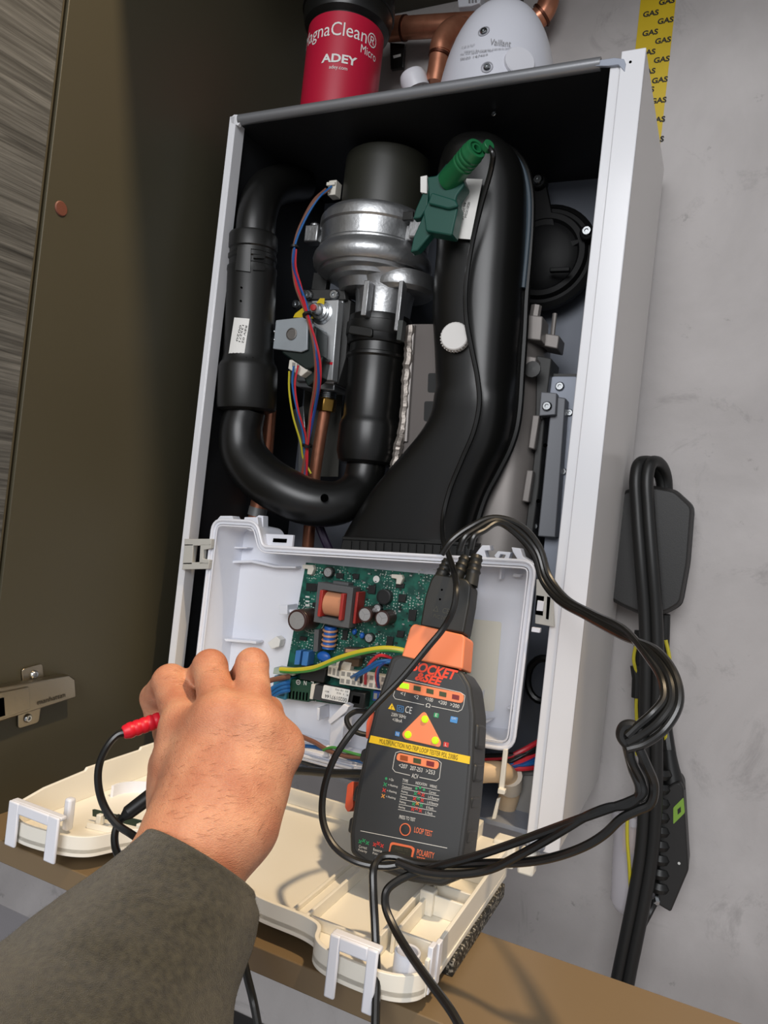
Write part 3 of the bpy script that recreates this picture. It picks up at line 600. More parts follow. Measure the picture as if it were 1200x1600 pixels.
# ================================================================ electronics tray
tr = thing('electronics_tray','open white plastic electronics tray holding the green circuit board','tray',(.215,.02,.016))
out = roundpoly([(.039,.016),(.040,.2415),(.095,.2445),(.106,.2195),(.392,.2395),(.390,.0735),(.345,.070),(.341,.017)],[.004,.012,.010,.006,.012,.012,.004,.004],5)
inn = inset(out,.0035); TD=.042
cx_,cz_ = .215,.13
def sc(p,k): return (cx_+(p[0]-cx_)*k, cz_+(p[1]-cz_)*k)
back = [sc(p,.955) for p in inn]; backo = [sc(p,.965) for p in out]
def r3(pl,Y): return [V(p[0],Y,p[1]) for p in pl]
n = len(out); g = G()
R0,R1_,R2,R3_ = r3(out,0),r3(inn,0),r3(back,TD),r3(backo,TD+.003)
g.rings([R3_,R0,R1_,R2],True,True)
part('tray_shell',g,WHITE_PL,tr)
part('rim_bead',G().tube(r3(inset(out,-.0008),-.0005),.0017,8,closed=True),WHITE_PL,tr); part('rim_bead',G().tube(r3(inset(out,.0052),-.0002),.0008,6,closed=True),WHITE_PL,tr)
# mould ribs and fittings
def bit(name, pl, Y, t, m=WHITE_PL, bev=.0005, parent=None): return part(name,G().prism(P(pl,Y),(0,t,0)),m,parent or tr,bev)
bit('hook',[(334,818),(344,806),(362,806),(366,814),(366,822),(356,822)],.004,.014); bit('hook',[(378,824),(382,808),(402,808),(404,824),(392,830)],.004,.012)
bit('hook',[(386,818),(404,805),(411,806),(411,830),(404,834)],.012,.01)
bit('side_tab',[(415,834),(458,836),(456,858),(418,856)],.010,.004); bit('side_tab_slot',[(427,841),(448,842),(447,848),(426,847)],.0092,.0008,HOLE,0)
bit('catch',[(741,868),(753,852),(765,852),(766,860),(757,860),(760,872),(752,876)],.002,.012); bit('catch',[(801,862),(799,855),(813,857),(817,870),(840,884),(812,880)],.002,.012)
bit('catch',[(772,868),(778,861),(798,863),(794,876),(786,876),(790,867),(782,866),(777,875)],.004,.01)
bit('shelf_rib',[(362,876),(392,875),(430,884),(462,885),(462,888),(428,887),(392,879),(362,880)],.030,.012); bit('shelf_rib',[(360,854),(386,855),(386,857),(360,857)],.03,.012)
bit('shelf_rib',[(350,998),(400,1002),(400,1006),(352,1002)],.026,.014)
bit('locating_tab',[(436,946),(449,945),(449,960),(436,960)],.02,.02); bit('locating_tab',[(449,952),(462,953),(462,957),(449,957)],.024,.014)
bit('locating_tab',[(418,1004),(432,994),(438,1000),(436,1010),(424,1014)],.03,.01,PAPER)
bit('rib',[(782,880),(785,880),(783,905),(779,905)],.028,.012); bit('rib',[(735,902),(742,903),(740,928),(733,927)],.028,.012); bit('rib',[(802,896),(815,897),(812,902),(800,901)],.03,.01)
bit('rib',[(792,1104),(806,1106),(806,1110),(792,1108)],.028,.012); bit('rib',[(744,1128),(770,1124),(760,1130),(746,1134)],.028,.012); bit('rib',[(745,1088),(752,1080),(750,1096),(744,1100)],.028,.012)
lbp = mat('ivory_label','#e6e2d4',.55)
bit('blank_label',roundpoly([(728,966),(784,972),(772,1112),(716,1106)],4,3),TD-.0006,.0004,lbp,0)
# lower floor of the tray with ribs
bit('floor_rib',[(495,1106),(499,1106),(499,1126),(495,1126)],.02,.02); bit('floor_rib',[(512,1126),(537,1100),(545,1104),(541,1112),(516,1132)],.004,.012); bit('floor_rib',[(516,1128),(538,1118),(534,1165),(514,1176)],.008,.02)
bit('floor_lip',[(468,1178),(550,1199),(549,1203),(467,1182)],-.004,.02); bit('floor_lip',[(468,1170),(550,1190),(550,1194),(468,1174)],.004,.02); bit('floor_post',[(508,1166),(514,1168),(512,1183),(505,1182)],-.002,.006)
# strap that ties the tray to the cover
bit('strap',[(786,1171),(793,1171),(786,1241),(778,1240)],-.004,.004,CREAM_PL); bit('strap_end',[(778,1232),(789,1235),(788,1242),(777,1240)],-.008,.006,CREAM_PL)
bit('strap',[(776,1248),(781,1247),(774,1280),(768,1280)],-.006,.004,CREAM_PL)
# ================================================================ circuit board
def pcbmat():
    m = bpy.data.materials.new('green_circuit_board'); m.use_nodes = True; nt = m.node_tree; b_ = nt.nodes['Principled BSDF']; b_.inputs['Roughness'].default_value = .38
    tc = nt.nodes.new('ShaderNodeTexCoord'); v = nt.nodes.new('ShaderNodeTexVoronoi'); v.inputs['Scale'].default_value = 330; v.inputs['Randomness'].default_value = .55
    n1 = nt.nodes.new('ShaderNodeTexNoise'); n1.inputs['Scale'].default_value = 38; n1.inputs['Detail'].default_value = 2
    r1 = nt.nodes.new('ShaderNodeValToRGB'); r1.color_ramp.elements[0].position=.22; r1.color_ramp.elements[0].color=(1,1,1,1); r1.color_ramp.elements[1].position=.27; r1.color_ramp.elements[1].color=(0,0,0,1)
    r2 = nt.nodes.new('ShaderNodeValToRGB'); r2.color_ramp.elements[0].position=.50; r2.color_ramp.elements[0].color=(0,0,0,1); r2.color_ramp.elements[1].position=.56; r2.color_ramp.elements[1].color=(1,1,1,1)
    mu = nt.nodes.new('ShaderNodeMath'); mu.operation='MULTIPLY'
    n3 = nt.nodes.new('ShaderNodeTexNoise'); n3.inputs['Scale'].default_value = 90; r3_ = nt.nodes.new('ShaderNodeValToRGB'); r3_.color_ramp.elements[0].color=(*lin('#12453c'),1); r3_.color_ramp.elements[1].color=(*lin('#1d6454'),1); r3_.color_ramp.elements[0].position=.42; r3_.color_ramp.elements[1].position=.58
    mx_ = nt.nodes.new('ShaderNodeMix'); mx_.data_type='RGBA'; mx_.inputs[7].default_value=(*lin('#b9c6bd'),1)
    L = nt.links.new; L(tc.outputs['Object'],v.inputs['Vector']); L(tc.outputs['Object'],n1.inputs['Vector']); L(tc.outputs['Object'],n3.inputs['Vector'])
    L(v.outputs['Distance'],r1.inputs[0]); L(n1.outputs['Fac'],r2.inputs[0]); L(r1.outputs[0],mu.inputs[0]); L(r2.outputs[0],mu.inputs[1]); L(mu.outputs[0],mx_.inputs[0]); L(n3.outputs['Fac'],r3_.inputs[0]); L(r3_.outputs[0],mx_.inputs[6]); L(mx_.outputs[2],b_.inputs['Base Color'])
    return m
YP=.034
pb = thing('circuit_board','green circuit board crowded with components in the white tray','circuit board',A(560,1100,YP))
part('board',G().prism(P([(478,879),(742,904),(722,1130),(440,1088)],YP),(0,.0016,0)),pcbmat(),pb)
def comp(name, pl, h, m, bev=.0003): return part(name,G().prism(P(pl,YP),(0,-h,0)),m,pb,bev)
def can(name, px, py, r, h, m, top=None):
    q = A(px,py,YP); g = G(); g.lathe([(r,0),(r,h*.86),(r*.94,h*.89),(r,h*.92),(r,h*.98),(r*.93,h),(r*.8,h),(r*.8,h-.0004),(0,h-.0004)],q,FRONT,24,False); o = part(name,g,m,pb)
    if top:
        g = G(); g.lathe([(r*.8,0),(r*.8,.0003),(0,.0003)],q+V(0,-h+.0003,0),FRONT,20); part('can_top',g,top,o)
        g = G(); 
        for k in range(3): t = k*2*math.pi/3+.3; g.box(q+V(math.cos(t)*r*.38,-h-.00005,math.sin(t)*r*.38),(r*.74,.0001,.0004),Matrix.Rotation(-t,3,'Y'))
        part('can_vent',g,GREYINK,o)
    return o
ICM = mat('black_chip','#191a1a',.45); CAPB = mat('brown_capacitor_sleeve','#3b2420',.35); CAPT = mat('capacitor_aluminium','#c9c9c9',.3,metal=.7); BLU = mat('blue_component','#1f5fb4',.4); LBL = mat('light_blue_component','#3f78b8',.45); REDB = mat('red_bobbin','#a3302a',.45); FER = mat('grey_ferrite','#58595a',.6)
# transformer
q = A(537,943,YP); s_ = mpp(q); Mx = Matrix.Rotation(0,3,'Y')
def tb(name, dx,dz,w_,h_,y0,d_,m,bev=.0006): return part(name,G().box(q+V(dx,-y0-d_/2,dz),(w_,d_,h_)),m,pb,bev)
W_,H_=.041,.041
ro = [(-W_/2,-H_/2),(W_/2,-H_/2),(W_/2,H_/2),(-W_/2,H_/2)]; ri = [(x*.70,z*.66) for x,z in ro]
def tr3(pl,y): return [q+V(x,-y,z) for x,z in pl]
part('ferrite_core',G().rings([tr3(ro,.006),tr3(ro,.023),tr3(ri,.023),tr3(ri,.006)],closed=True),FER,pb,.0005)
g = G()
wy = -.0145
for k in range(21):
    pass
g.tube([q+V(-.0105,wy,0)+V(.021*i/60,0,0) for i in range(61)],[.0122+(.0004 if i%2 else 0) for i in range(61)],28); part('copper_winding',g,mat('winding_copper','#d09a78',.45,metal=.15),pb)
for dx in (-.0122,.0122): tb('bobbin_flange',dx,0,.0035,.0268,.004,.0245,REDB)
tb('bobbin_foot',0,.021,.018,.004,0,.012,FER); tb('bobbin_foot',0,-.021,.020,.005,0,.012,FER); tb('bobbin_side',.0225,0,.003,.032,.0,.017,REDB)
can('electrolytic_capacitor',487,966,.0112,.030,CAPB,CAPT); can('electrolytic_capacitor',584,958,.0078,.021,CAPB,CAPT); can('electrolytic_capacitor',609,964,.0078,.019,CAPB,CAPT)
can('electrolytic_capacitor',517,894,.0055,.007,mat('dark_capacitor','#2a2524',.4),CAPT); can('electrolytic_capacitor',593,950,.0045,.006,ICM,CAPT); can('electrolytic_capacitor',580,996,.005,.006,ICM,CAPT)
can('buzzer',604,932,.0076,.008,ICM)
# choke
q2 = A(520,995,YP)
g = G(); g.tube([q2+V(0,-.007,.0115-.023*i/30) for i in range(31)],[.0064+(.0004 if i%3==0 else 0) for i in range(31)],18); part('choke_core',g,BLU,pb)
for k in range(4):
    g = G(); t=[q2+V(.0071*math.cos(a_),-.007+.0071*math.sin(a_),.0075-.005*k+.0008*math.sin(a_)) for a_ in [i*math.pi/6 for i in range(12)]]; g.tube(t,.0012,6,closed=True); part('choke_winding',g,mat('winding_copper','#c98d6c'),pb)
comp('choke_plate',[(500,982),(507,982),(505,1016),(498,1016)],.012,FER)
for pl,h in (([(473,1014),(481,1014),(478,1036),(470,1036)],.014),([(484,1015),(493,1016),(490,1038),(481,1037)],.014)): comp('film_capacitor',pl,h,LBL,.0006)
q3 = A(506,1026,YP-.007); part('varistor',G().sphere(q3,(.008,.0035,.0055)),BLU,pb)
for x,y in ((554,987),(566,993)): part('ceramic_disc',G().sphere(A(x,y,YP-.004),(.0026,.003,.0033)),BLU,pb)
for pl in ([(480,911),(497,912),(496,924),(479,923)],[(577,914),(588,915),(587,928),(576,927)],[(624,928),(636,929),(634,941),(623,940)],[(606,994),(616,995),(614,1010),(604,1009)],[(527,895),(538,896),(537,904),(526,903)],[(553,896),(562,897),(561,905),(552,904)],[(620,911),(633,912),(632,919),(619,918)],[(537,984),(545,985),(543,1000),(536,999)],[(640,952),(652,953),(650,970),(639,969)],[(622,985),(633,986),(631,996),(621,995)],[(470,994),(481,995),(480,1001),(469,1000)],[(490,941),(499,942),(498,948),(489,947)]):
    comp('chip',pl,.0022,ICM)
comp('relay',[(546,1010),(573,1011),(572,1027),(545,1026)],.012,mat('dark_relay','#3f3a36',.5)); comp('copper_coil',[(549,1012),(572,1013),(571,1018),(548,1017)],.0125,mat('winding_copper','#c98d6c'))
comp('toroid_block',[(545,1024),(568,1026),(566,1040),(543,1038)],.009,mat('brown_choke','#5b4632',.5))
comp('black_module',[(482,1036),(520,1042),(516,1064),(478,1058)],.014,ICM,.001)
# connectors
IV = mat('ivory_connector','#d9d4c8')
def header(x0,y0,x1,y1,hh,d_,cols,m,rows_=1):
    a_,c_ = A(x0,y0,YP),A(x1,y1,YP); e = c_-a_; dn = V(0,0,-1); s0 = mpp(a_); H2 = hh*s0
    g = G(); g.prism([a_,c_,c_+dn*H2,a_+dn*H2],(0,-d_,0)); o = part('pin_header',g,m,pb,.0004)
    for i in range(cols):
        for j in range(rows_):
            t0,t1 = (i+.18)/cols,(i+.82)/cols; z0,z1 = (j+.2)/rows_*H2,(j+.8)/rows_*H2
            g = G(); p0 = V(0,-d_-.0001,0); g.prism([a_+e*t0+dn*z0+p0,a_+e*t1+dn*z0+p0,a_+e*t1+dn*z1+p0,a_+e*t0+dn*z1+p0],(0,.0006,0)); part('pin_socket',g,mat('grey_socket','#8d8a84'),o)
    return o
header(522,1036,541,1041,17,.012,3,IV); header(541,1044,612,1054,22,.012,8,IV,2); header(590,1077,614,1080,15,.010,3,mat('blue_header','#1d3f86',.4))
comp('ivory_connector_top',[(533,1030),(556,1034),(553,1046),(531,1042)],.010,IV,.0006)
# terminal block with screw marks
gt = mat('dark_green_terminal','#17402f',.45); tb_ = comp('terminal_block',[(464,1058),(500,1064),(492,1094),(458,1089)],.013,gt,.001)
for i,tx in enumerate(('\u23da','N','L')):
    c = A(466+11*i,1066+1.2*i,YP-.0134)
    if i == 0:
        g = G(); g.lathe([(.0026,0),(.0026,.0001),(.0021,.0001),(.0021,0)],c,FRONT,16); part('earth_mark',g,PRINTW,pb); text_fit('=',c,(1,0,0),(0,0,1),.0026,.0014,PRINTW,pb,lift=.0003)
    else: text_fit(tx,c,(-1,0,-.06),(.06,0,-1),.0032,.0045,PRINTW,pb,lift=.0003)
for i in range(6):
    x = 463+5.2*i; comp('vent_slot',[(x,1076+.6*i),(x+2,1076.2+.6*i),(x+1,1088+.6*i),(x-1,1087.8+.6*i)],.0136,HOLE,0)
tl = mat('teal_plug','#2f7f9c',.45); comp('mains_plug',[(441,1052),(466,1056),(458,1090),(437,1084)],.016,tl,.001)
for i in range(4):
    y = 1058+7*i; comp('plug_slot',[(446-i,y),(460-i,y+2),(459-i,y+5),(445-i,y+3)],.0163,mat('dark_teal','#1b4c63',.5),0)
comp('plug_top',[(440,1040),(471,1044),(470,1053),(438,1050)],.015,mat('pale_teal','#a9b7a8',.5),.0008)
rb = comp('relay_box',[(502,1066),(550,1076),(546,1098),(498,1088)],.015,mat('dark_grey_relay','#3a3b3d',.5),.001)
comp('relay_end',[(498,1065),(504,1066),(500,1089),(495,1088)],.0155,IV,.0006)
pl = [(506,1070),(547,1078),(543,1099),(502,1091)]; lb = part('label',G().prism(P(roundpoly(pl,2,2),YP-.0156),(0,.0004,0)),PAPER,pb)
YL=YP-.0156
def lab2(t,x0,y0,x1,y1,hpx):
    a_,c_ = A(x0,y0,YL),A(x1,y1,YL); d_ = a_-c_; up = V(0,1,0).cross(d_); up = -up if up.z>0 else up
    text_fit(t,(a_+c_)/2,d_,up,d_.length,hpx*mpp(a_),INK,lb,lift=.0002)
lab2('0020197144',508,1087,542,1094,6); lab2('01 18 M2',524,1077,544,1081,2.6); lab2('E 1 02',526,1082.5,544,1086.5,2.6); lab2('801',508,1080,514,1081,2.6)
comp('jack_socket',[(554,1076),(580,1080),(577,1104),(551,1099)],.013,ICM,.001); comp('jack_hole',[(561,1083),(572,1085),(570,1096),(559,1094)],.0132,HOLE,0)
for x,y in ((487,886),(625,901)): comp('board_clip',[(x-10,y-4),(x+6,y-3),(x+8,y+3),(x+4,y+12),(x-3,y+11),(x-2,y+3),(x-10,y+2)],.006,IV,.0006)
q = A(588,905,YP-.0001); g = G(); g.lathe([(0,.0001),(.0036,.0001),(.0036,0)],q,FRONT,20); part('fiducial_dot',g,PRINTW,pb)
g = G(); g.tube([A(488,966,YP)+V(.0155*math.cos(i*.2),-.0002,.0155*math.sin(i*.2)) for i in range(32)],.0003,4,closed=True); part('silkscreen_ring',g,PRINTW,pb)
# surface mount parts, too many and too small to pick apart
random.seed(3); gA,gB = G(),G()
for i in range(420):
    x,y = random.uniform(482,735),random.uniform(890,1045)
    if y > 1000 and x < 560: continue
    if x < 560 and 905 < y < 985 and x > 500: continue
    c = A(x,y,YP-.0004)
    if c.x < A(480-.22*(y-880),y,YP).x: continue
    w_,h_ = random.choice(((.0016,.0008),(.0008,.0016),(.0024,.0014),(.0011,.0011)))
    (gA if random.random()<.45 else gB).box(c,(w_,.0009,h_))
o = part('surface_mount_parts',gA,ICM,pb,smooth=None); o['kind']='stuff'; o = part('solder_pads',gB,mat('tin_pads','#b7b9b4',.35,metal=.6),pb,smooth=None); o['kind']='stuff'
for i,(x,y) in enumerate(((472,931),(472,938),(472,944),(472,950))): comp('resistor',[(x+6,y),(x+12,y+.6),(x+12,y+3),(x+6,y+2.4)],.001,PRINTW,0)
# ================================================================ wires in the tray
tw = thing('tray_wiring','coloured wires plugged into the bottom of the circuit board','wires',A(560,1060,-.01))
wire('wire',[A(438,1046,.012),A(462,1047,.01),A(492,1043,.006),(A(530,1028,0)),A(570,1017,-.004),A(605,1013,-.004),A(635,1018,0),A(660,1032,.01)],.0026,WIRE['yellow'],tw,10)
wire('wire',[A(438,1048.5,.0115),A(462,1049.5,.0095),A(492,1045.5,.0055),(A(530,1030.5,-.0005)),A(570,1019.5,-.0045),A(605,1015.5,-.0045),A(635,1020,-.0005),A(660,1034,.0095)],.0019,WIRE['green'],tw,10)
for i,(c,p_) in enumerate((('red',[(571,1068,.02),(572,1050,.006),(580,1034,-.004),(594,1024,-.006),(610,1028,0),(626,1044,.012)]),('blue',[(549,1058,.02),(556,1054,.008),(570,1046,0),(590,1034,-.004),(612,1032,0),(630,1040,.012)]),('darkblue',[(592,1074,.02),(590,1058,.006),(593,1042,-.002),(604,1034,-.002),(622,1042,.012)]),('red',[(590,1072,.02),(588,1054,.004),(594,1040,-.002),(608,1034,0),(624,1048,.012)]),('black',[(564,1066,.02),(566,1052,.008),(578,1042,0),(596,1038,-.002),(618,1046,.012)]),('black',[(530,1046,.02),(534,1034,.006),(546,1024,.0),(566,1022,-.002),(592,1024,0),(620,1032,.012)]),('blue',[(556,1062,.02),(560,1056,.008),(574,1048,0),(592,1038,-.003),(614,1034,0),(632,1044,.012)]))):
    wire('wire',[A(*p) for p in p_],.0016,WIRE[c],tw)
mw = thing('mains_wiring','brown and blue mains wires at the teal plug behind the hand','wires',A(440,1070,.01))
wire('wire',[A(452,1057,.016),A(436,1060,.005),A(420,1064,-.01),A(400,1074,-.03)],.0027,WIRE['brown'],mw,10)
for dy in (0,6,12): wire('wire',[A(452,1066+dy,.016),A(436,1070+dy,.006),A(420,1080+dy,-.01),A(405,1096+dy,-.03)],.0024,WIRE['blue'],mw,10)
lw = thing('lower_wiring','brown and blue wires lying across the bottom of the white tray','wires',A(520,1175,-.002))
wire('wire',[A(440,1130,.01),A(470,1150,0),A(492,1160,-.004),A(512,1172,-.008),(A(540,1181,-.008)),A(580,1184,-.004),A(620,1190,0)],.0024,WIRE['brown'],lw,10); wire('wire',[A(440,1167,.002),A(480,1166,.0),A(510,1172,-.003),A(550,1186,-.004),A(590,1196,0)],.0020,WIRE['blue'],lw,8); wire('wire',[A(505,1172,-.009),A(520,1168,-.009),A(540,1174,-.009),A(570,1182,-.006)],.0015,WIRE['green'],lw,8)
lp = thing('black_wire_loop','small black wire loop beside the orange tester button','wires',A(552,1140,-.004))
wire('wire',[A(575,1112,.02),A(555,1112,.008),A(542,1122,0),A(546,1136,-.004),A(560,1145,-.004),A(585,1150,.004)],.0026,WIRE['black'],lp,10)
# ================================================================ loop tester
T0 = A(625,1388,-.135); T1 = A(690,1020,-.088); TU = (T1-T0); TX = V(1,0,.02).normalized(); TN = TX.cross(TU).normalized()
if TN.y > 0: TN = -TN
TU = TN.cross(TX).normalized(); TU = TU if TU.z>0 else -TU
def T(x,y,h=0): return AP(x,y,T0,TN) + TN*h
tb0 = AP(640,1388,T0,TN)
ts = thing('loop_tester','black and orange handheld loop tester leaning on the white cover','tester',tb0)
DK = mat('charcoal_tester_plastic','#2b2c2d',.48,bump=.06,bscale=900); FACE = mat('charcoal_tester_face','#34373a',.45); ORG = mat('orange_tester_plastic','#f08a5c',.42); ORGD = mat('red_orange_button','#e0603f',.45)
body = roundpoly([(611,1026),(622,1022),(722,1049),(736,1072),(742,1118),(739,1190),(733,1262),(722,1350),(712,1376),(690,1386),(640,1378),(566,1350),(547,1332),(546,1300),(556,1238),(572,1160),(590,1090)],[6]*17,3)
TH=.036
part('case',G().prism([T(x,y) for x,y in body],-TN*TH),DK,ts,.0022,seg=3)
face = roundpoly([(618,1032),(628,1027),(716,1052),(729,1074),(734,1118),(732,1190),(726,1262),(715,1346),(706,1368),(688,1376),(640,1368),(572,1342),(555,1328),(554,1300),(563,1240),(579,1160),(596,1094)],[6]*17,3)
part('front_panel',G().prism([T(x,y,.0006) for x,y in face],-TN*.003),FACE,ts,.0003)
# grip bumps along both sides
for x,y,dx,dy in ((744,1150,-2,44),(741,1208,-4,34),(735,1256,-5,26),(728,1310,-5,30)):
    g = G(); g.prism([T(x-7,y-dy/2,-.004),T(x+3,y-dy/2+4,-.004),T(x+3+dx,y+dy/2-4,-.004),T(x-7+dx,y+dy/2,-.004)],-TN*.022); part('grip_bump',g,DK,ts,.0018)
for x,y,dx,dy in ((566,1180,-4,26),(556,1240,-5,30),(547,1290,-3,30)):
    g = G(); g.prism([T(x-5,y-dy/2+4,-.004),T(x+6,y-dy/2,-.004),T(x+6+dx,y+dy/2,-.004),T(x-5+dx,y+dy/2-4,-.004)],-TN*.022); part('grip_bump',g,DK,ts,.0018)
for pl in ([(536,1226),(545,1220),(545,1262),(537,1270),(532,1262)],[(566,1128),(574,1110),(578,1110),(576,1150),(565,1154)]):
    g = G(); g.prism([T(x,y,-.008) for x,y in roundpoly(pl,3,3)],-TN*.014); part('side_button',g,ORGD,ts,.001)
# orange head
hd = [(640,980),(646,974),(722,991),(726,996),(724,1020),(722,1046),(626,1026),(632,1008)]
g = G(); g.prism([T(x,y,-.001) for x,y in roundpoly(hd,4,3)],-TN*.026); part('orange_head',g,ORG,ts,.003,seg=3)
# print
def tl(pts,wd,m,closed=False):
    g = G(); P3 = [T(x,y,.0008) for x,y in pts]; n_ = len(P3)
    for i in range(n_ if closed else n_-1):
        a_,c_ = P3[i],P3[(i+1)%n_]; d_ = (c_-a_); nn_ = TN.cross(d_).normalized()*wd/2; e_ = d_.normalized()*wd*.3
        g.add([a_-nn_-e_,c_-nn_+e_,c_+nn_+e_,a_+nn_-e_],[(0,1,2,3)])
    return part('printed_line',g,m,ts,smooth=None)
def tt(s,x0,y0,x1,y1,hpx,m,h=.0008,**kw):                # text between two picture points
    a_,c_ = T(x0,y0),T(x1,y1); d_ = c_-a_; up = TN.cross(d_)
    return text_fit(s,(a_+c_)/2,d_,up,d_.length,hpx*mpp(a_)*1.03,m,ts,lift=h,**kw)
def tpoly(name,pl,h,t,m,bev=0,r=0,n_=4):
    pl = roundpoly(pl,r,n_) if r else pl
    return part(name,G().prism([T(x,y,h) for x,y in pl],-TN*t),m,ts,bev)
ORGP = mat('orange_print','#e8744a',.55); REDP = mat('red_print','#cf3b34',.55); GRNP = mat('green_print','#2f9a63',.55); BLUP = mat('blue_print','#4a8fd0',.55); YLW = mat('yellow_strip','#f0c81e',.5); AMB = mat('amber_print','#e39a45',.55)
RO = mat('red_orange_print','#f0492c',.55)
tt('SOCKET',645,1040,715,1056,15,RO,bold=.035,shear=.25); tt('&SEE',650,1056,692,1066,13,RO,bold=.04,shear=.25); tt('TM',717,1046,721,1047,2,RO)
tpoly('led_bar',[(620,1063),(726,1084),(724,1100),(617,1078)],.0012,.002,ORG,.0003,7)
LG = mat('lit_green_led','#8fe00a',.4,emit='#8fe60f',estr=1.2); LD = mat('unlit_green_led','#3d4a2a',.4); LR = mat('unlit_red_led','#7a1f22',.4); LA = mat('unlit_amber_led','#9a4a1c',.4); LY = mat('lit_yellow_green_led','#a6e000',.4,emit='#9fea00',estr=.9)
for x,y,m_ in ((633,1072,LG),(653,1076,LD),(673,1080.5,LD),(693,1085,LD),(713,1089.5,LR)):
    w_,h_ = (7,4) if m_ is LG else (5.5,3.6); tpoly('led',[(x-w_,y-h_-1.2),(x+w_,y-h_+1.2),(x+w_-.5,y+h_+1.2),(x-w_-.5,y+h_-1.2)],.0016,.0015,m_,.0002)
for s_,x,y,w_ in (('<1',630,1084,7),('<2',651,1089,7),('<100',671,1093,12),('<200',692,1098,13),('>200',711,1102.5,14)): tt(s_,x-w_/2,y-w_*.12,x+w_/2,y+w_*.12,5.5,PRINTW)
tl([(617,1081),(615,1087),(618,1092),(663,1101.5)],.0004,PRINTW); tl([(675,1103.5),(716,1112),(722,1109),(725,1101)],.0004,PRINTW); tl([(617,1081),(620,1062),(628,1061),(720,1082),(727,1087),(725,1101)],.0004,PRINTW); tt('\u03a9',666,1101.5,673,1103,6,PRINTW)
# safety marks
tpoly('warning_triangle',[(613,1099),(618,1110),(607,1107.5)],.0009,.0004,YLW); tt('!',612.2,1105.4,613.4,1105.6,5,INK,h=.0012)
tl([(621.5,1102),(631,1104),(630.5,1113),(621,1111)],.0004,BLUP,True); tl([(624,1105),(628.5,1106),(628,1110),(623.6,1109)],.0004,BLUP,True); tt('CE',634,1108,644,1110.5,10,PRINTW)
tt('230V 50Hz',612,1116,635,1120.5,5,PRINTW); tt('<18mA',614,1124,629,1127,5,PRINTW)
# triangle with three lamps
tpoly('lamp_triangle',[(664,1110),(690,1160),(688,1168),(632,1155),(628,1146)],.0012,.002,ORG,.0003,7)
for x,y in ((665,1124),(638.5,1148),(681,1157)):
    q = T(x,y,.0012); g = G(); g.lathe([(0,.0016),(.0022,.0015),(.0027,.0008),(.0027,0)],q,TN,18); part('lamp',g,LY,ts)
tpoly('terminal_mark',[(679,1113.5),(686.5,1115),(685.5,1122),(678,1120.5)],.0009,.0004,GRNP,0,1,2); tt('E',681,1117,684,1117.6,4.5,PRINTW,h=.0011)
tpoly('terminal_mark',[(618.5,1142.5),(625.5,1144),(624.5,1151),(617.5,1149.5)],.0009,.0004,BLUP,0,1,2); tt('N',620,1146.4,623.4,1147.2,4.5,PRINTW,h=.0011)
tpoly('terminal_mark',[(694,1159),(702,1160.7),(701,1168),(693,1166.3)],.0009,.0004,REDP,0,1,2); tt('L',696.2,1163.3,699,1163.9,4.5,PRINTW,h=.0011)
tpoly('info_mark',[(705,1119),(716,1121.3),(714.5,1130.5),(703.5,1128)],.0009,.0004,BLUP,0,1,2)
tt('CAT',706.5,1122,713.5,1123.5,3,PRINTW,h=.0011)
tpoly('yellow_strip',[(580,1149),(735,1182),(734,1194),(577,1160)],.001,.0006,YLW); tt('MULTIFUNCTION NO-TRIP LOOP TESTER PDL 230BG',594,1157.5,716,1184,6.5,mat('dark_strip_ink','#5b4a12',.7),h=.0013)
# voltage lamps
tpoly('led_bar',[(622,1176),(687,1190),(685,1203),(619,1188)],.0012,.002,ORG,.0003,6)
for x,y,m_ in ((632.5,1184.5,LA),(653,1189,LD),(673.5,1193.5,LR)): tpoly('led',[(x-6,y-5),(x+6,y-2.6),(x+5.4,y+5),(x-6.4,y+2.6)],.0016,.0015,m_,.0002)
for s_,x,y,w_ in (('<207',630.5,1197,13),('207-253',651,1201.5,19),('>253',673,1206,14)): tt(s_,x-w_/2,y-w_*.11,x+w_/2,y+w_*.11,6,PRINTW)
tl([(617,1183),(614,1201),(618,1206),(641,1211.5)],.0004,PRINTW); tl([(656,1214.5),(682,1220),(687,1216),(690,1192),(684,1187),(626,1174),(619,1176),(617,1183)],.0004,PRINTW); tt('ACV',644,1211.5,654,1213.8,6.5,PRINTW)
# key and table
def cross(x,y,m_,s_=3.2,dot=False):
    if dot:
        g = G(); g.lathe([(0,.0001),(.0010,.0001),(.0010,0)],T(x,y,.0007),TN,12); part('printed_dot',g,m_,ts)
    else:
        q = T(x,y,.0008); k = s_*mpp(q); g = G()
        for sg in (1,-1):
            d_ = (TX*k + TU*k*sg)*.75; nn_ = TN.cross(d_).normalized()*.00035; g.add([q-d_-nn_,q+d_-nn_,q+d_+nn_,q-d_+nn_],[(0,1,2,3)])
        part('printed_cross',g,m_,ts,smooth=None)
for i,(m_,s_) in enumerate(((GRNP,'= On'),(GRNP,'= Flashing'),(REDP,'= Flashing'),(AMB,'= Flashing'))):
    x,y = 604-1.6*i,1216.5+9.1*i; cross(x,y,m_,3.4,i==0); w_ = 7 if i==0 else 15; tt(s_,x+4.5,y+1,x+4.5+w_,y+1+w_*.2,3.6,PRINTW)
tt('TYPE',629.5,1219,638,1221,4.5,PRINTW); tt('INDICATION',650,1223,667.5,1226.6,4,PRINTW); tt('WIRING',672,1227.5,683,1230,4,PRINTW)
rowsT = [('Continuous','Correct','GGG',1),('Flashing','L-E Reverse','GRR',0),('Flashing','L-N Reverse','RGR',0),('Flashing','E Fault','GAG',0),('Flashing','L Fault','RRR',0)]
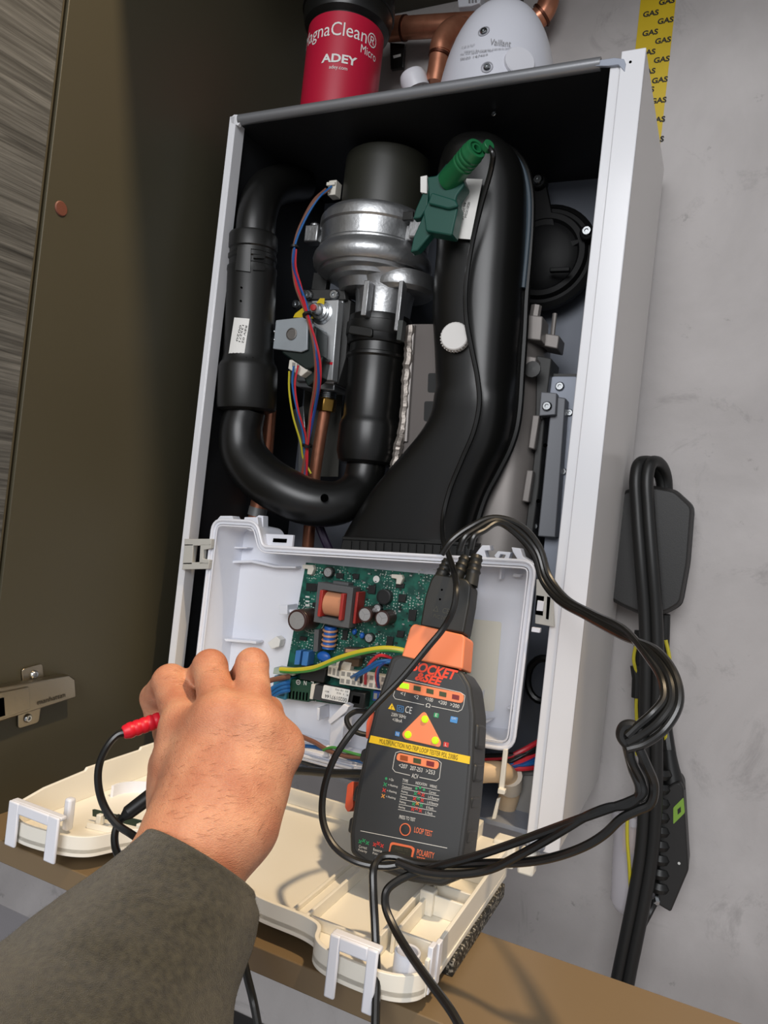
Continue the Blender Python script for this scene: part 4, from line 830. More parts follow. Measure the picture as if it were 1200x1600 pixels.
for i in range(6):
    y = 1224+8.1*i; x = 629.5-1.4*i; tl([(x,y),(x+58,y+11.5)],.0003,PRINTW)
for i,(a1,a2,cs_,dot) in enumerate(rowsT):
    x,y = 629-1.4*i,1228.5+8.1*i; w_ = 15 if i==0 else 10; tt(a1,x,y,x+w_,y+w_*.2,3.8,PRINTW); tt(a2,x+42,y+8.5,x+42+(17 if 'Rev' in a2 else 11),y+8.5+(3.4 if 'Rev' in a2 else 2.2),3.6,PRINTW)
    for j,ch in enumerate(cs_): cross(x+22+6*j,y+(3.4,2.2,5.6)[j],{'G':GRNP,'R':REDP,'A':AMB}[ch],3,bool(dot))
tt('PRESS TO TEST',624.5,1276,649.5,1281,5,PRINTW)
q = T(634,1296,.0008); g = G(); g.lathe([(.0044,-.001),(.0044,.0006),(.0037,.0006),(.0036,-.001)],q,TN,28); part('button_ring',g,ORGP,ts); g = G(); g.lathe([(.0036,0),(.0034,.0008),(0,.001)],q,TN,24); part('loop_test_button',g,DK,ts)
tt('LOOP TEST',648,1296,676,1303,8,ORGP,bold=.01)
tl([(564,1298),(699,1325)],.0004,PRINTW)
g = roundpoly([(611,1316),(645,1322),(648,1326),(642,1352),(606,1343)],4,3)
tpoly('polarity_ring',[(611,1315),(644,1322),(649,1326),(643,1350),(606,1342)],.0011,.001,ORGP,0,5); tpoly('polarity_button',[(613,1319),(643,1325),(645,1328),(640,1352),(608,1344)],.0017,.0012,mat('dark_olive_button','#2b2a1e',.5),.0003,4)
tt('PRESS TO',619,1325,639,1329,4,mat('dim_print','#4f4d3c',.6),h=.002); tt('TEST',623,1333,634,1335.5,4,mat('dim_print','#4f4d3c'),h=.002)
tt('POLARITY',652,1331,679,1337,8.5,ORGP,bold=.01); tt('TEST',651,1342,664,1345,8,ORGP,bold=.01)
for i in range(3): cross(563.5+5.6*i,1314+(1,-.6,3)[i],GRNP,3.2); cross(586+5.8*i,1318.5+(1,-.6,3)[i],REDP,3.2)
tt('Correct',561.5,1322,574,1325,4,PRINTW); tt('Polarity',560.5,1328,574,1331.5,4,PRINTW); tt('Reverse',584,1327,597.5,1330,4,PRINTW); tt('Polarity',583,1333,597,1336.5,4,PRINTW)
# ================================================================ plug on top of the tester
pg = thing('tester_plug','black moulded three-lead plug in the orange tester head','plug',T(688,985,-.015))
PK = mat('black_moulded_plug','#1f1f1c',.45)
g = G(); g.prism([T(x,y,-.006) for x,y in roundpoly([(652,976),(660,930),(669,903),(676,893),(700,897),(726,902),(733,912),(730,940),(721,988)],4,3)],-TN*.022); part('plug_body',g,PK,pg,.003,seg=3)
for (x0,y0),(x1,y1) in (((676,902),(690,866)),((700,905),(718,860)),((726,908),(735,858))):
    p0,p1 = T(x0,y0,-.017),T(x1,y1,-.020); n_=15
    part('strain_relief',G().tube([p0.lerp(p1,i/n_) for i in range(n_+1)],[.0062-.0014*(i/n_)+(.0009 if i%3==1 and i>4 else 0) for i in range(n_+1)],16),PK,pg)
for x,y in ((687,919),(684,934)):
    g = G(); g.lathe([(.0009,0),(.0009,.0003),(0,.0003)],T(x,y,-.006),TN,10); part('moulded_dot',g,HOLE,pg)
tt2 = mat('raised_print','#4a473a',.5)
def tpx(s,x0,y0,x1,y1,hpx):
    a_,c_ = T(x0,y0,-.0058),T(x1,y1,-.0058); text_fit(s,(a_+c_)/2,c_-a_,TN.cross(c_-a_),(c_-a_).length,hpx*mpp(a_),tt2,pg,lift=.0002)
tpx('\u25b3  CE',674,948,699,953,9); tpx('PVC 240V',674,960,698,965,6)
# ================================================================ hinged cover of the electronics tray, folded down
CX0,CX1,CY0,CY1,CZ = .024,.399,-.205,-.008,-.027
cv = thing('tray_cover','cream white plastic tray cover folded down flat towards the viewer','cover',(.215,-.115,-.0332))
part('side_wall',G().prism([V(CX0,CY0+.006,CZ),V(CX0,CY0+.006,-.008),V(CX0,CY0+.03,-.003),V(CX0,-.13,.0),V(CX0,-.128,.0025),V(CX0,-.06,.0025),V(CX0,-.058,.005),V(CX0,CY1,.005),V(CX0,CY1,CZ)],(.0028,0,0)),CREAM_PL,cv,.0005)
part('side_wall',G().prism([V(CX1,CY0+.004,-.033),V(CX1,CY0+.004,-.010),V(CX1,-.17,-.008),V(CX1,CY1,-.006),V(CX1,CY1,-.033)],(-.0028,0,0)),CREAM_PL,cv,.0005)
# front wall: bulges forward at both catches
fr = [(.024,-.203),(.045,-.212),(.088,-.206),(.105,-.196),(.114,-.178),(.122,-.164),(.140,-.159),(.19,-.174),(.262,-.191),(.305,-.193),(.316,-.197),(.322,-.210),(.332,-.217),(.360,-.220),(.385,-.216),(.396,-.207),(.400,-.195)]
fs = spline([V(x,y,0) for x,y in fr],6); g = G()
inn_ = []
for i,p in enumerate(fs):
    d_ = (fs[min(i+1,len(fs)-1)]-fs[max(i-1,0)]).normalized(); inn_.append(p+V(-d_.y,d_.x,0)*.0028)
g.rings([[V(p.x,p.y,CZ-.006),V(p.x,p.y,-.0165),V(q_.x,q_.y,-.0165),V(q_.x,q_.y,CZ-.006)] for p,q_ in zip(fs,inn_)]); part('front_wall',g,CREAM_PL,cv,.0004)
g = G(); fl = [V(p.x,p.y,CZ-.003) for p in fs]+[V(CX1,CY1,CZ-.003),V(CX0,CY1,CZ-.003)]; g.prism(fl,(0,0,.003)); part('cover_floor',g,CREAM_PL,cv)
part('rear_wall',G().bx(CX0,.30,CY1-.003,CY1,CZ,-.012),CREAM_PL,cv,.0005)
# step and rails across the floor
def bar(name,x0,x1,y0,y1,z0,z1,bev=.0006,m=CREAM_PL): return part(name,G().bx(x0,x1,y0,y1,z0,z1),m,cv,bev)
bar('floor_rail',.288,.2905,-.188,-.06,CZ,CZ+.007); bar('floor_rail',.302,.3045,-.19,-.05,CZ,CZ+.010); bar('floor_step',.2905,.302,-.188,-.05,CZ,CZ+.0035)
bar('floor_rib',.305,.36,-.186,-.1835,CZ,CZ+.008)
bar('compartment_wall',.358,.361,-.19,-.02,CZ,-.012); bar('compartment_wall',.364,.3665,-.18,-.03,CZ,-.014)
for y in (-.178,-.118,-.10,-.05): bar('divider',.3665,.3962,y,y+.0025,CZ,-.012)
bar('divider_block',.361,.372,-.122,-.112,CZ,-.009,.001)
bar('hinge_ledge',.345,.398,-.045,-.004,-.010,-.006,.001); bar('hinge_block',.352,.372,-.02,.0,-.010,.006,.001); bar('hinge_ear',.385,.405,-.014,.004,-.024,-.002,.002); bar('hinge_ear',.408,.422,-.012,.002,-.026,-.006,.002)
bar('corner_post',.3965,.400,-.198,-.190,-.033,-.003,.0006,WHITE_PL); bar('corner_post',.3975,.401,-.188,-.181,-.033,-.005,.0006,WHITE_PL)
g = G(); g.lathe([(.0085,CZ),(.0085,-.0095),(.0078,-.0088),(.0068,-.0095),(.0068,-.019),(0,-.0195)],V(.384,-.200,0),(0,0,1),24,False); part('round_boss',g,WHITE_PL,cv)
bar('partition',.098,.20,-.118,-.116,CZ,CZ+.008)
g = G(); pts = [V(.085+.045*math.cos(a_),-.105+.03*math.sin(a_),CZ+.005) for a_ in [math.pi*(.15+.9*i/12) for i in range(13)]]
g = G(); g.rings([[p+V(0,0,-.005),p+V(0,0,.006),p+V(.0016,.0016,.006),p+V(.0016,.0016,-.005)] for p in pts]); part('curved_rib',g,WHITE_PL,cv)
for x,y in ((.150,-.03),(.352,-.15)):
    g = G(); g.cyl(V(x,y,CZ-.001),V(x,y,CZ+.0003),.0016,10); part('floor_hole',g,HOLE,cv)
# the two catches: upright frames with a window
def catch(xa,xb,y,z0,z1,t=.0028,w_=.0075):
    g = G(); yy0,yy1 = y,y+t
    g.bx(xa,xa+w_,yy0,yy1,z0,z1).bx(xb-w_,xb,yy0,yy1,z0,z1).bx(xa+w_*.9,xb-w_*.9,yy0,yy1,z1-.009,z1).bx(xa,xb,yy1-.0006,yy1+.006,z1-.0035,z1)
    return part('catch',g,WHITE_PL,cv,.0012)
catch(.033,.090,-.2165,-.036,.0005,w_=.012); catch(.340,.374,-.2255,-.041,-.001)
for x in (.066,): g = G(); g.bx(x,x+.007,-.190,-.183,-.024,.003); part('prong',g,WHITE_PL,cv,.002)
# small dark circuit strip held in the cover
g = G(); a_ = V(.068,-.158,CZ+.005); e_ = V(.148,-.143,CZ+.005)
ds = thing('display_board','small dark green display board clipped inside the tray cover','circuit board',V(.108,-.15,CZ))
g.prism([a_,e_,e_+V(0,-.001,.006),a_+V(0,-.001,.006)],(.0003,.002,0)); part('board',g,mat('dark_green_board','#1c3327',.45),ds)
for t in (.12,.6,.85):
    p = a_.lerp(e_,t); g = G(); g.box(p+V(0,-.002,0),(.005,.006,.009)); part('board_clip',g,CREAM_PL,ds,.0006)
for t in (.2,.35,.7):
    p = a_.lerp(e_,t); g = G(); g.box(p+V(0,-.0015,.005),(.008,.003,.004)); part('key_switch',g,ICM,ds,.0004)
g = G(); g.bx(.092,.20,-.190,-.186,CZ,CZ+.006); part('board_channel',G().prism([V(.074,-.170,CZ),V(.150,-.153,CZ),V(.150,-.151,CZ),V(.074,-.168,CZ)],(0,0,.005)),CREAM_PL,ds,.0004)
# ================================================================ hose, wires and boxes in the casing behind the tray
ho = thing('beige_hose','beige rubber hose elbow behind the tray strap','hose',A(790,1215,.01))
part('hose_run',G().tube(spline([A(700,1214,-.002),A(740,1208,.0),A(775,1206,.01),A(793,1212,.03),A(797,1236,.045),A(790,1262,.05)],8),.0095,18),mat('beige_rubber','#dcbf9a',.5),ho)
part('hose_collar',G().tube([A(797,1212,.03),A(798,1220,.036),A(797,1230,.042)],.0112,18),mat('cream_collar','#d8cdbd',.5),ho)
ib = thing('inner_grey_box','grey plastic box at the bottom right inside the casing','box',A(835,1300,.06))
part('box_body',G().prism(P([(812,1206),(842,1206),(830,1290),(785,1280)],.055),(0,.05,0)),mat('mid_grey_plastic','#8d8a86',.5),ib,.002)
part('box_lid',G().prism(P([(818,1212),(838,1212),(827,1282),(790,1274)],.052),(0,.004,0)),mat('mid_grey_plastic','#8d8a86'),ib,.001)
iw = thing('inner_wire_bundle','red, blue and black wires at the lower right inside the casing','wires',A(840,1185,.03))
for i,(c,y0,y1) in enumerate((('red',1150,1182),('black',1160,1186),('red',1168,1196),('black',1156,1190),('blue',1176,1196),('darkblue',1170,1200),('red',1192,1198),('blue',1184,1192),('black',1166,1178))):
    wire('wire',[A(875,y0-6,.06+.004*(i%3)),A(850,y0+4,.05),A(818,(y0+y1)/2+6,.035),A(790,y1+2,.03),A(755,y1+4,.03)],.0024,WIRE[c],iw,8)
bh = thing('black_tube_end','black corrugated tube dropping behind the beige hose','tube',A(790,1270,.055))
part('tube_run',G().tube(spline([A(808,1215,.05),A(800,1245,.05),A(782,1272,.052)],6),.006,12),BLACK_RUB,bh)
rt = thing('ring_terminal_hose','dark coiled hose behind the right tray edge','hose',A(850,1080,.12))
part('hose_coil',G().tube([A(848,1062,.12)+V(.016*math.cos(t*.3),0,.022*math.sin(t*.3)) for t in range(21)],.004,8,closed=True),BLACK_SAT,rt)
# ================================================================ test leads
def cable(name, label, pts, r=.0028, m=CABLE, k=7, n=10, group=None):
    o = part(name, G().tube(spline([A(*p) for p in pts],k),r,n), m); return tag(o,label,'cable',group or ('leads of the loop tester' if name=='test_lead' else None))
cable('clip_lead','thin black lead from the green clip down across the tester plug',[(762,229,-.012),(770,240,-.014),(768,262,-.004),(752,320,.012),(736,390,.024),(728,450,.026),(729,500,.022),(737,545,.024),(746,590,.026),(749,630,.026),(741,672,.026),(722,718,.03),(703,765,.034),(693,805,.03),(692,838,.01),(699,862,-.03),(708,890,-.08),(713,920,-.112),(709,950,-.118),(694,980,-.118),(668,1012,-.124),(628,1060,-.134),(585,1104,-.146),(548,1146,-.160),(520,1190,-.170),(505,1240,-.178),(505,1285,-.186),(522,1322,-.19),(556,1346,-.19),(600,1354,-.185),(628,1350,-.18)],.0026)
def L3(i):                                   # three leads rising from the plug, hung over the casing edge
    d = (i-1)
    return [((690,718,735)[i],(866,860,858)[i],-.098),((704,726,741)[i],(846,840,838)[i],-.098),((732,744,756)[i],(825+2*i),-.092),((770+4*i),(809+4*i),-.082),((812-4*i),(820+6*i),-.072),((842-4*i),(853+7*i),-.066),((858-5*i),(900+4*i),-.07),((884-6*i),(934+2*i),-.082),(925-4*i,(958+3*i),-.105),(976-2*i,(984+5*i),-.135),(1020+7*d,(1022-5*d),-.162),(1046+11*d,(1062-2*d),-.182),(1049+12*d,(1096+4*d),-.19),(1030+10*d,(1126+12*d),-.195),(1002+5*d,(1148+14*d),-.196),(980,(1160+10*d),-.197)]
for i,w_ in enumerate(('left','middle','right')):
    cable('test_lead','black test lead from the %s outlet of the tester plug, looping right'%w_, L3(i), .0026)
# knot and the leads coming back under the tester
cable('test_lead','black lead hanging from the knot, upper of the three returning left',[(982,1150,-0.1940),(986,1185,-0.1940),(1002,1220,-0.1880),(1004,1240,-0.1880),(984,1252,-0.1880),(950,1264,-0.1880),(905,1280,-0.1880),(850,1300,-0.1832),(790,1322,-0.1792),(735,1340,-0.1781),(690,1352,-0.1784),(655,1362,-0.1786),(622,1376,-0.1860),(604,1392,-0.1920),(602,1414,-0.1950),(614,1446,-0.2000),(640,1490,-0.2100),(672,1535,-0.2200),(705,1580,-0.2300),(730,1625,-0.2400)],.0028)
cable('test_lead','black lead returning left from the knot, lowest and most slack',[(990,1150,-0.1940),(1008,1190,-0.1940),(1022,1228,-0.1880),(1016,1256,-0.1880),(996,1266,-0.1880),(972,1278,-0.1880),(945,1303,-0.1880),(918,1320,-0.1880),(870,1338,-0.1850),(820,1347,-0.1790),(760,1349,-0.1755),(700,1351,-0.1758),(650,1348,-0.1765),(615,1338,-0.1780),(595,1340,-0.1820),(584,1356,-0.1900),(583,1390,-0.1960),(586,1450,-0.2060),(588,1520,-0.2160),(586,1625,-0.2350)],.0028)
cable('test_lead','black lead crossing between the other two leads right of the tester',[(978,1160,-0.1940),(988,1200,-0.1880),(1000,1238,-0.1880),(985,1256,-0.1880),(950,1262,-0.1880),(915,1276,-0.1880),(885,1294,-0.1872),(850,1315,-0.1829),(810,1337,-0.1800),(767,1358,-0.1791),(720,1366,-0.1812),(665,1363,-0.1826),(620,1347,-0.1820)],.0028)
g = G(); g.lathe([(.008,-.006),(.0096,-.005),(.0096,.005),(.008,.006)],A(988,1150,-0.1940),(A(1004,1230,-0.1880)-A(982,1140,-0.1940)),18)
k = part('lead_wrap',G().tube(spline([A(976,1136,-0.1940),A(972,1150,-0.1940),A(984,1164,-0.1940),A(1000,1162,-0.1940),A(1002,1144,-0.1940),A(988,1134,-0.1940)],5,True),.0036,10,closed=True),BLACK_RUB); tag(k,'black rubber wrap gathering the looped test leads','cable tie')
o = part('mains_lead', G().tube(spline([A(430,1204,-.03),A(470,1204,-.03),A(520,1208,-.03),A(560,1209,-.03),A(600,1212,-.03)],6),.0040,12),CABLE); tag(o,'thick black cable crossing the white cover behind the hand','cable')
o = part('thin_lead', G().tube(spline([A(440,1180,-.02),A(470,1190,-.02),A(510,1203,-.02),A(540,1210,-.02)],6),.0013,8),CABLE); tag(o,'thin black wire above the thick cable behind the hand','cable')
cable('hanging_lead','black lead hanging below the sleeve in front of the rail',[(352,1420,-.21),(366,1450,-.21),(376,1482,-.212),(386,1525,-.215),(396,1565,-.218),(408,1630,-.222)],.0028)
# ================================================================ probes
rp = thing('red_probe','red test probe held between thumb and index finger','probe',A(222,1132,-.285))
a_,c_ = A(192,1145,-.292),A(285,1112,-.262); ax = (c_-a_).normalized(); L = (c_-a_).length
pf = [(0,0),(.0035,0),(.0042,.0008)]
for k in range(7): t = .08+.11*k; pf += [(.00465,L*t),(.0050,L*(t+.02)),(.0050,L*(t+.08)),(.00465,L*(t+.095))]
pf += [(.0048,L),(0,L)]
part('probe_handle',G().lathe(pf,a_,ax,20,False),RED,rp)
part('probe_tip',G().tube([c_,c_+(A(330,1085,-.16)-c_)*.9],[.0035,.0012],12),RED,rp)
cable('red_probe_lead','black lead curving down from the red probe left of the hand',[(196,1144,-.291),(184,1148,-.294),(168,1166,-.298),(155,1196,-.3),(154,1228,-.3),(163,1260,-.298),(182,1287,-.296),(205,1303,-.295),(228,1318,-.30),(260,1340,-.30)],.0024)
bp_ = thing('black_probe','black test probe under the hand, crossing the red probe lead','probe',A(215,1265,-.28))
part('probe_sleeve',G().tube([A(194,1276,-.284),A(200,1270,-.283),A(240,1240,-.27)],[.0028,.0045,.0050],14),BLACK_RUB,bp_)
cable('black_probe_lead','black lead of the second probe dropping behind the sleeve cuff',[(198,1272,-.2835),(188,1282,-.286),(180,1300,-.29),(180,1322,-.294),(190,1346,-.298),(205,1370,-.30)],.0024)
# ================================================================ things on top of the casing
TZ = BH
# magnetic filter
fl = thing('magnetic_filter','black magnetic filter canister with a red printed label, above the casing','filter',A(535,150,.10))
a_ = A(530,158,.10); b_ = A(545,20,.10); ax = V(0,0,1); sF = mpp(a_); RF = 60*sF
base = V(a_.x,a_.y,TZ+.0005)
def zof(py): return A(540,py,.10).z - base.z
part('canister',G().lathe([(0,0),(RF*.9,0),(RF*.97,.004),(RF*.97,zof(56)),(RF*1.10,zof(50)),(RF*1.15,zof(40)),(RF*1.17,zof(5)),(RF*1.1,zof(-30)),(0,zof(-45))],base,ax,48,False),BLACK_SAT,fl)
part('canister_ring',G().lathe([(RF*1.16,zof(28)),(RF*1.2,zof(27)),(RF*1.2,zof(18)),(RF*1.16,zof(17))],base,ax,48),BLACK_PL,fl)
z0,z1 = .0015,zof(58)
lbm = mat('crimson_label','#b31434',.4); lb = part('label',G().lathe([(RF*.985,z0),(RF*.985,z1)],base,ax,64,False),lbm,fl)
def wrap(s, ang, z, height, width_ang, m, slope=0, **kw):       # lettering bent round the canister; ang measured from the viewer direction
    me = text_mesh(s,1,'LEFT',**kw); xs=[v.co.x for v in me.vertices]; ys=[v.co.y for v in me.vertices]; xa,xb,ya,yb=min(xs),max(xs),min(ys),max(ys)
    view = math.atan2(CAM_POS.y-base.y, CAM_POS.x-base.x); Rr = RF*.985+.0004
    for v in me.vertices:
        t = ang + ((v.co.x-xa)/(xb-xa)-.5)*width_ang; zz = z + ((v.co.y-ya)/(yb-ya)-.5)*height
        v.co = (Rr*math.cos(view+t), Rr*math.sin(view+t), zz)
    return place('lettering',me,m,lb,Matrix.Translation(base))
wrap('MagnaClean\u00ae',-.30,zof(87),.0215,2.35,PRINTW); wrap('Micro',.66,zof(104),.0095,.52,PRINTW); wrap('ADEY',-.12,zof(127),.0098,.92,PRINTW,bold=.03,sx=1); wrap('adey.com',-.12,zof(141),.0056,.46,PRINTW)
# white flue elbow dome
dm = thing('flue_elbow','white domed plastic flue elbow on top of the casing','flue',A(780,125,.10))
o = A(779,118,.11); o.z = TZ+.002; s_ = mpp(o); RD = 92*s_
Hd = A(784,12,.11).z-o.z
pf = [(RD*1.0,0),(RD*1.0,Hd*.12)]+[(RD*math.cos(t)**.85, Hd*(.12+.88*math.sin(t))) for t in [i*math.pi/2/14 for i in range(15)]]
DW = mat('white_flue_plastic','#cfd0d8',.38,coat=.1)
part('dome',G().lathe(pf,o,(0,0,1),56,True),DW,dm)
def on_dome(px,py):                          # march along the sight line to the dome surface
    d = ray(px,py).normalized(); p = CAM_POS+d*.5
    for i in range(900):
        q_ = p-o; z = q_.z/Hd; r_ = math.hypot(q_.x,q_.y)
        if 0<=z<=1:
            rr_ = RD if z<.12 else RD*max(0,math.cos(math.asin(min(1,(z-.12)/.88))))**.85
            if r_ <= rr_+.0004: break
        p = p+d*.0006
    n_ = Vector((q_.x/RD**2,q_.y/RD**2,max(0,q_.z)/Hd**2)).normalized(); return p,n_
for x,y in ((756,49),(761,105)):
    p,n_ = on_dome(x,y); g = G(); g.lathe([(.0062,-.004),(.0062,.0004),(.005,.0006),(.0048,-.001),(0,-.001)],p,n_,16); part('screw_recess',g,mat('grey_recess','#9a9aa0',.5),dm); screw(p,n_,dm,.85)
p,n_ = on_dome(812,97); g = G(); g.lathe([(.016,-.008),(.016,.0012),(.015,.0024),(0,.003)],p,n_,28); part('sample_cap',g,mat('bright_white_cap','#d6d6dc',.4),dm)
def dtext(s,x0,y0,x1,y1,h,m):
    p0,n0 = on_dome(x0,y0); p1,n1 = on_dome(x1,y1); n_ = (n0+n1).normalized(); d_ = p1-p0
    me = text_mesh(s,1); xs=[v.co.x for v in me.vertices]; ys=[v.co.y for v in me.vertices]; xa,xb,ya,yb=min(xs),max(xs),min(ys),max(ys)
    for v in me.vertices:
        t = (v.co.x-xa)/(xb-xa); u_ = ((v.co.y-ya)/(yb-ya)-.5)*h
        p_,nn_ = on_dome(x0+(x1-x0)*t, y0+(y1-y0)*t); up = nn_.cross(d_).normalized(); v.co = p_+up*u_+nn_*.0009
    return place('lettering',me,m,dm)
dtext('Vaillant',766,66,798,69,.0072,GREYINK)
for i,(x0,y0,x1,y1,s_) in enumerate(((722,75,742,71,'FLUE OUTLET'),(726,81,800,76,'concentric flue connection d 60/100 for boilers'),(720,86,770,80,'do not open while hot'),(720,93,762,86,'0020 147469'))): dtext(s_,x0,y0,x1,y1,.0024,GREYINK)
# copper pipes behind the flue
c1 = thing('copper_pipe','horizontal copper pipe running between the filter and the flue dome','pipe',A(670,50,.19))
part('copper_tube',G().cyl(A(598,46,.19),A(760,36,.19),.0135,20),COPPER,c1); part('pipe_joint',G().cyl(A(608,46,.19),A(632,44,.19),.0147,20),COPPER,c1); part('solder_ring',G().cyl(A(631,44,.19),A(634,44,.19),.0152,20),mat('dark_copper','#5b3527',.4,metal=.8),c1)
c2 = thing('copper_elbow_pipe','copper pipe elbow bending down beside the white flue dome','pipe',A(683,128,.16))
part('copper_tube',G().tube(spline([A(735,44,.19),A(718,44,.178),A(700,52,.165),A(690,70,.16),A(686,95,.16),A(680,132,.16)],8),.0125,20),COPPER,c2); part('elbow_socket',G().tube(spline([A(716,42,.177),A(700,52,.165),A(690,70,.16),A(688,84,.16)],6),.0136,20),COPPER,c2); part('solder_ring',G().cyl(A(688,86,.16),A(687,90,.16),.0143,20),mat('dark_copper','#5b3527'),c2)
c3 = thing('copper_bend','copper pipe bend at the upper right of the white dome','pipe',A(850,30,.18))
part('copper_tube',G().tube(spline([A(800,48,.2),A(826,38,.2),A(846,24,.2),A(856,6,.2),A(860,-30,.2)],8),.0125,20),COPPER,c3); part('solder_ring',G().cyl(A(845,25,.2),A(848,22,.2),.0145,20),mat('dark_copper','#5b3527'),c3)
tb1 = thing('pipe_bracket','small black pipe bracket below the horizontal copper pipe','bracket',A(622,98,.2))
part('bracket_plate',G().prism(P([(609,66),(632,68),(630,105),(610,108)],.205),(0,.006,0)),BLACK_PL,tb1,.001); part('bracket_label',G().prism(P([(614,87),(626,84),(626,88),(615,91)],.2045),(0,.001,0)),PAPER,tb1)
wc = thing('white_pipe_cap','white plastic cap on the casing beside the red filter','cap',A(645,128,.15))
q = A(648,131,.15); part('cap_body',G().lathe([(0,-.008),(.0165,-.008),(.0165,.006),(.0145,.012),(.0125,.014),(0,.0145)],q,(V(-.35,-.25,.9)).normalized(),24,False),mat('bright_white_cap','#ebebee'),wc); part('cap_base',G().box(V(q.x,q.y,TZ+.006),(.03,.03,.012)),mat('bright_white_cap','#ebebee'),wc,.002)
wb = thing('white_vent_box','small white slotted box at the top edge behind the dome','box',A(735,10,.2))
part('box_body',G().prism(P([(714,-10),(752,-12),(750,4),(736,9),(716,11)],.2),(0,.03,0)),WHITE_PL,wb,.001)
for i in range(3): part('box_slot',G().prism(P([(732+5*i,-2-.6*i),(735+5*i,-2-.6*i),(735+5*i,5-.6*i),(732+5*i,5-.6*i)],.1995),(0,.001,0)),GREYINK,wb)
bk = thing('black_pipe_clip','black clip behind the top of the white dome','clip',A(800,10,.21)); part('clip_body',G().prism(P([(782,-12),(815,-12),(815,8),(800,12),(784,10)],.212),(0,.012,0)),BLACK_PL,bk,.002); part('clip_slot',G().prism(P([(790,-4),(808,-4),(808,2),(790,2)],.2115),(0,.001,0)),HOLE,bk)
bv = thing('brass_valve_stub','dull metal valve stub behind the red filter','valve',A(600,120,.19)); part('stub_body',G().lathe([(0,0),(.010,0),(.010,.012),(.013,.013),(.013,.028),(.009,.03),(.009,.05),(0,.05)],V(A(598,125,.17).x,.17,TZ+.002),(0,0,1),18,False),NICKEL,bv); part('stub_nut',G().lathe([(.0145,.014),(.0145,.026)],V(A(598,125,.17).x,.17,TZ+.002),(0,0,1),6),NICKEL,bv)
# ================================================================ right of the casing, on the wall
YB2=.215
ab = thing('black_adapter_box','black moulded adapter box mounted on the wall beside the casing','box',A(1010,960,YB2))
pl = roundpoly([(953,776),(985,762),(1014,757),(1055,764),(1083,790),(1076,880),(1064,946),(1040,960),(1004,963),(970,948),(936,928),(944,850)],[8]*12,3)
f_ = [A(x,y,.175) for x,y in pl]; cxx = sum((p for p in f_),V(0,0,0))/len(f_)
g = G(); g.rings([[p+V(0,.0595,0) for p in f_],[p+V(0,.006,0) for p in f_],[cxx+(p-cxx)*.95 for p in f_]]); part('box_shell',g,mat('matt_black_box','#222120',.5,bump=.08,bscale=900),ab,.001)
part('box_seam',G().tube([cxx+(p-cxx)*1.004+V(0,.022,0) for p in f_],.0008,6,closed=True),BLACK_RUB,ab)
tc_ = thing('twin_cable','thick twin black cable looped over the adapter box and down the wall','cable',A(975,1530,.17))
for i,dx in enumerate((-8,9)):
    pts = [(1040+dx*.2,790,.205),(1036+dx*.4,745,.198),(1024+dx*.6,724,.18),(1008+dx,724,.166),(1002+dx,745,.160),(1004+dx,800,.158),(1010+dx,880,.157),(1016+dx,960,.16),(1018+dx,1050,.162),(1016+dx,1150,.164),(1016+dx,1240,.166),(1010+dx,1330,.168),(999+dx,1400,.168),(985+dx,1470,.168),(972+dx,1535,.166),(965+dx,1590,.164)]
    part('cable_core',G().tube(spline([A(*p) for p in pts],6),.0068,12),BLACK_RUB,tc_)
part('cable_web',G().tube(spline([A(1004,800,.159),A(1010,880,.158),A(1016,960,.161),A(1018,1050,.163),A(1016,1150,.165),A(1016,1240,.167),A(1010,1330,.169),A(999,1400,.169),A(985,1470,.169),A(970,1545,.167)],6),.0045,8),BLACK_RUB,tc_)
dv = thing('black_clamp_meter','black handheld device with a small green label hanging by the wall','device',A(1050,1420,.19))
part('device_body',G().prism(P(roundpoly([(1052,1224),(1062,1222),(1068,1232),(1076,1360),(1048,1426),(1028,1414),(1030,1240)],4,3),.185),(0,.04,0)),mat('matt_black_box','#222120'),dv,.003)
for i in range(9):
    y = 1190+i*24 if False else 1200+i*22; part('grip_ring',G().tube([A(1033-.3*i,y,.19),A(1032-.3*i,y+8,.19),A(1032-.3*i,y+16,.19)],[.009,.0118,.009],14),BLACK_RUB,dv)
lbg = part('green_label',G().prism(P(roundpoly([(1052,1262),(1068,1246),(1070,1270),(1052,1288)],2,2),.1842),(0,.001,0)),mat('lime_label','#7fa63c',.5),dv); part('label_mark',G().prism(P([(1058.5,1265),(1063.5,1260.5),(1064,1268.5),(1059,1273)],.1839),(0,.0005,0)),INK,dv)
part('device_eye',G().cyl(A(1061,1349,.1842),A(1061,1349,.19),.0014,10),LIGHTGREY_PL,dv)
part('end_terminal',G().tube([A(1018,1408,.19),A(1026,1404,.19),A(1034,1408,.19)],[.006,.0075,.004],12),STEEL,dv)
part('device_lead',G().tube(spline([A(1026,1406,.19),A(1016,1425,.18),A(1003,1452,.178),A(1000,1470,.178)],6),.0032,8),BLACK_RUB,dv)
cb = thing('corrugated_lead','black tapered lead running up behind the twin cable','cable',A(1036,1240,.2)); part('lead_run',G().tube(spline([A(1040,960,.2),A(1037,1050,.205),A(1040,1130,.205),A(1046,1180,.2),A(1052,1230,.2)],6),[.005+.00012*i for i in range(25)],10),BLACK_RUB,cb)
part('lead_boot',G().tube([A(1044,1170,.2),A(1048,1200,.2),A(1053,1232,.2)],[.007,.009,.012],12),BLACK_RUB,cb)
yw = thing('yellow_stripe_wire','black wire with yellow tracer hanging behind the twin cable','wires',A(995,1150,.19))
wire('wire',[A(1040,1000,.195),A(1046,1030,.195),A(1040,1060,.198),A(1036,1100,.198),(A(1040,1140,.198)),A(1040,1175,.198)],.002,WIRE['yellow'],yw,8)
